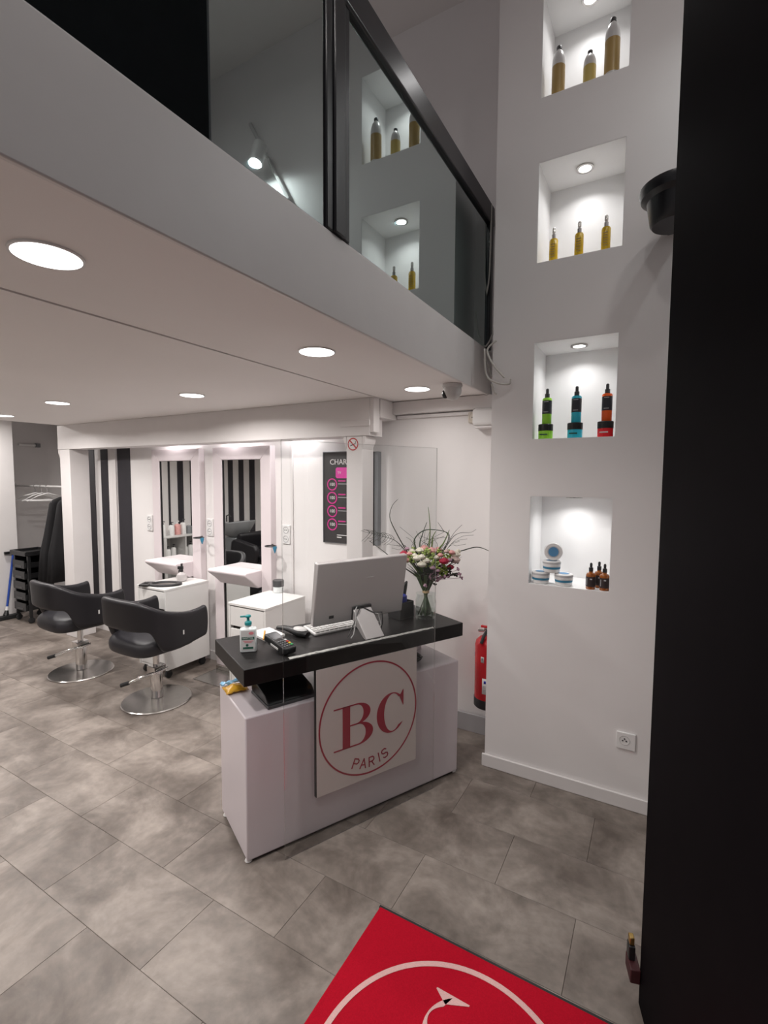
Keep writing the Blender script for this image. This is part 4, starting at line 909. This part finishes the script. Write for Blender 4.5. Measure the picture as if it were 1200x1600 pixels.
# ------------------------------------------------------------------ cloakroom corner at the far left
RY = 3.0; RZ = 1.50
rail = thing('coat_rail', 'white coat rail in the far left corner', 'coat rail', (-7.1, RY, RZ))
MB().tube([(0.0105, 0, 0), (1.55, 0, 0)], .013, 10).build('rod', 'lightgrey', rail)
MB().lathe([(.03, 0), (.03, .010)], 16, mtx=Matrix.Translation((0.0002, 0, 0)) @ Matrix.Rotation(R(90), 4, 'Y')).build('wall_flange', 'lightgrey', rail)
def hanger(x, label, yaw):
    t = thing('coat_hanger', label, 'hanger', (x, RY, RZ), R(90) + yaw, 'white coat hangers')
    MB().tube([(0, 0, -.08), (0, 0, -.035), (-.016, 0, -.016), (-.018, 0, .006), (0, 0, .019), (.018, 0, .006), (.018, 0, -.006)], .0035, 6).build('hook', 'chrome', t)
    MB().tube([(.21, 0, -.165), (.10, 0, -.11), (0, 0, -.082), (-.10, 0, -.11), (-.21, 0, -.165), (0, 0, -.17), (.21, 0, -.165)], .009, 6).build('shoulder_bar', 'white', t)
for x, yw, s_ in ((-6.58, -8, 'leftmost of the three'), (-6.44, 5, 'middle of the three'), (-6.30, -3, 'nearest to the black capes')):
    hanger(x, 'empty white coat hanger on the corner rail, ' + s_, R(yw))
hanger(-5.80, 'white coat hanger carrying the front black cape', R(0))
def cape(x, label, sx, zlo):
    t = thing('salon_cape', label, 'cape', (x, RY, 0), R(90), 'black salon capes')
    rows = []
    prof = [(1.425, .03, .018), (1.40, .09, .026), (1.36, .19, .032), (1.32, .225, .036), (1.15, .255, .04), (.95, .295, .045), (.80, .33, .048), (zlo, .36, .05)]
    for z, hx, hy in prof:
        row = []
        for i in range(49):
            a = 2 * math.pi * i / 48; f = 1 + (.14 * math.sin(9 * a) * (1.41 - z))
            row.append((hx * sx * math.cos(a) * (1 + (f - 1) * .3), hy * math.sin(a) * f, z))
        rows.append(row)
    MB().grid(rows).build('cloth', 'cloth', t, solid=.004, ang=180)
    MB().ring(.022, .034, 1.4272, 1.442, 16).build('collar', 'cloth', t)
cape(-5.80, 'long black salon cape in the far left corner, in front', 1.0, .45); cape(-5.66, 'black salon cape right behind the left white post', .95, .47)
# small wall light
t = thing('wall_light', 'short white tube light high on the far left wall', 'wall light', (-7.1, 3.16, 2.02))
MB().tube([(.02, -.10, 0), (.02, .09, 0)], .016, 10).build('tube', 'white', t); MB().box(0.0, .05, .0905, .14, -.026, .026).build('end_bracket', 'grey', t, bevel=0.003)
# trolley
t = thing('salon_trolley', 'black plastic salon trolley with open trays in far corner', 'trolley', (-6.245, 2.60, 0)); t.scale = (.86, 1, 1)
fr = MB()
for (x, y) in ((0, 0), (.33, 0), (0, .22), (.33, .22)): fr.box(x, x + .03, y, y + .03, .075, .75)
fr.box(.005, .355, .2505, .256, .08, .75); fr.box(.003, .008, .03, .22, .08, .75)
fr.build('frame', 'blackpl', t, bevel=0.003)
MB().box(-.02, .38, -.03, .26, .7502, .775).box(-.02, .38, -.03, -.015, .775, .80).box(-.02, .38, .245, .26, .775, .80).box(-.02, -.005, -.015, .245, .775, .80).box(.365, .38, -.015, .245, .775, .80).build('top_tray', 'blackpl', t, bevel=0.004)
for k in range(5):
    z = .14 + k * .118
    d = MB().box(.032, .325, -.025, .21, z, z + .006).box(.032, .325, -.025, -.015, z + .006, z + .085).box(.032, .040, -.015, .21, z + .006, z + .06).box(.317, .325, -.015, .21, z + .006, z + .06).build('tray', 'blackpl', t, bevel=0.002)
    MB().box(.10, .26, -.0275, -.0252, z + .012, z + .032).build('tray_label', 'darkgrey', d, smooth=False)
for (x, y) in ((.02, .02), (.34, .02), (.02, .23), (.34, .23)):
    MB().lathe([(.02, -.012), (.032, -.008), (.032, .008), (.02, .012)], 14, mtx=Matrix.Translation((x, y, .033)) @ Matrix.Rotation(R(90), 4, 'Y')).box(x - .012, x + .012, y - .012, y + .012, .05, .0748).build('caster', 'rubber', t)
# broom
p0 = Vector((-6.36, 2.545, .03)); p1 = onx(21, 862, -6.43)
t = thing('broom', 'broom with blue handle leaning on the far left wall', 'broom', p0)
d = p1 - p0
MB().tube([d * .16, d * .95], .012, 10).build('handle', 'broomblue', t); MB().tube([d * .10, d * .159], .016, 10).build('ferrule', 'white', t)
MB().box(-.03, .03, -.15, .14, -.028, .018).build('bristle_head', 'rubber', t, bevel=0.008); MB().tube([(0, 0, .0182), d * .099], [.03, .018], 10).build('socket_neck', 'blackpl', t)
MB().tube([d * .951, d * 1.02], .016, 8).box(d.x - .012, d.x + .012, d.y - .09, d.y + .01, d.z - .02, d.z + .008).build('grip', 'blackpl', t)

# ------------------------------------------------------------------ wash corner that shows in the mirrors
t = thing('shelf_unit', 'grey open shelf unit with bottles, seen in the farther mirror', 'shelf', (XE + .02, 0.70, 0))
MB().box(0, .36, 0, .02, 0, .76).box(0, .36, .60, .62, 0, .76).box(0, .36, .27, .29, .02, .74).box(0, .012, .02, .60, .02, .74).build('frame', 'lightgrey', t, bevel=0.002)
for z in (.02, .40, .74): MB().box(.0125, .37, .0205, .5995, z, z + .02).build('shelf_board', 'lightgrey', t, bevel=0.002)
k = 0
for (y, z, r, h, m_) in ((1.00, .7605, .045, .20, 'petal_p'), (0.90, .7605, .042, .22, 'white'), (1.10, .7605, .04, .19, 'white'), (0.80, .7605, .05, .15, 'grey'), (1.24, .7605, .035, .21, 'white'), (0.88, .4205, .04, .19, 'white'), (0.78, .4205, .042, .21, 'white'), (1.18, .4205, .045, .18, 'white'), (1.08, .4205, .038, .20, 'white')):
    k += 1
    t = thing('wash_bottle', '%s pump bottle on the %s board of the mirrored shelf%s' % ({'petal_p': 'orange', 'white': 'white', 'grey': 'grey'}[m_], 'top' if z > .7 else 'middle', {2: ', right of the orange bottle', 3: ', left of the orange bottle', 5: ', leftmost', 6: ', second from right', 7: ', rightmost', 8: ', leftmost', 9: ', second from left'}.get(k, '')), 'bottle', (XE + .22, y, z), 0, 'bottles in the wash corner')
    MB().lathe([(r * .95, 0), (r, .006), (r, h * .68), (r * .8, h * .76), (r * .3, h * .80)], 20).build('body', m_, t)
    MB().lathe([(r * .32, h * .802), (r * .32, h * .88), (r * .12, h * .89), (r * .12, h)], 14).box(-.004, .035, -.006, .006, h * .97, h * 1.03).build('pump', 'white' if m_ != 'white' else 'darkgrey', t)
t = thing('backwash_unit', 'grey hair washing basin with black reclining seat, seen in the nearer mirror', 'wash basin', (-6.05, -0.02, 0), R(-90))
rows = []
for s_, z in ((.25, .62), (.62, .68), (.85, .77), (1.0, .86), (1.02, .88), (.94, .875), (.78, .80), (.5, .74), (.0, .73)):
    rows.append([(.28 * s_ * math.copysign(abs(math.cos(a)) ** .7, math.cos(a)), -.05 + .30 * s_ * math.copysign(abs(math.sin(a)) ** .7, math.sin(a)), z + .035 * math.sin(a) * s_ * (z > .7)) for a in [2 * math.pi * i / 32 for i in range(33)]])
MB().grid(rows).build('bowl', 'basin', t, ang=180)
MB().box(-.13, .13, -.18, .08, 0, .63).build('pedestal', 'grey', t, bevel=0.03, seg=3)
MB().tube([(0, -.26, .87), (0, -.26, .97), (0, -.20, .99), (0, -.16, .96)], .012, 8).build('tap', 'darkgrey', t)
MB().prism([(.14, .36), (.26, .72), (.32, .74), (.36, .70), (.30, .46), (.80, .40), (.86, .34), (.82, .26), (.24, .28)], -.27, .27, 'x').build('seat', 'leather', t, bevel=0.03, seg=3)
for s_ in (-1, 1):
    MB().prism([(.20, .30), (.24, .62), (.34, .66), (.74, .58), (.78, .50), (.74, .30)], s_ * .34 - .045, s_ * .34 + .045, 'x').build('armrest', 'leather', t, bevel=0.03, seg=3)
MB().box(-.22, .22, .25, .75, 0, .255).build('base', 'blackpl', t, bevel=0.01)
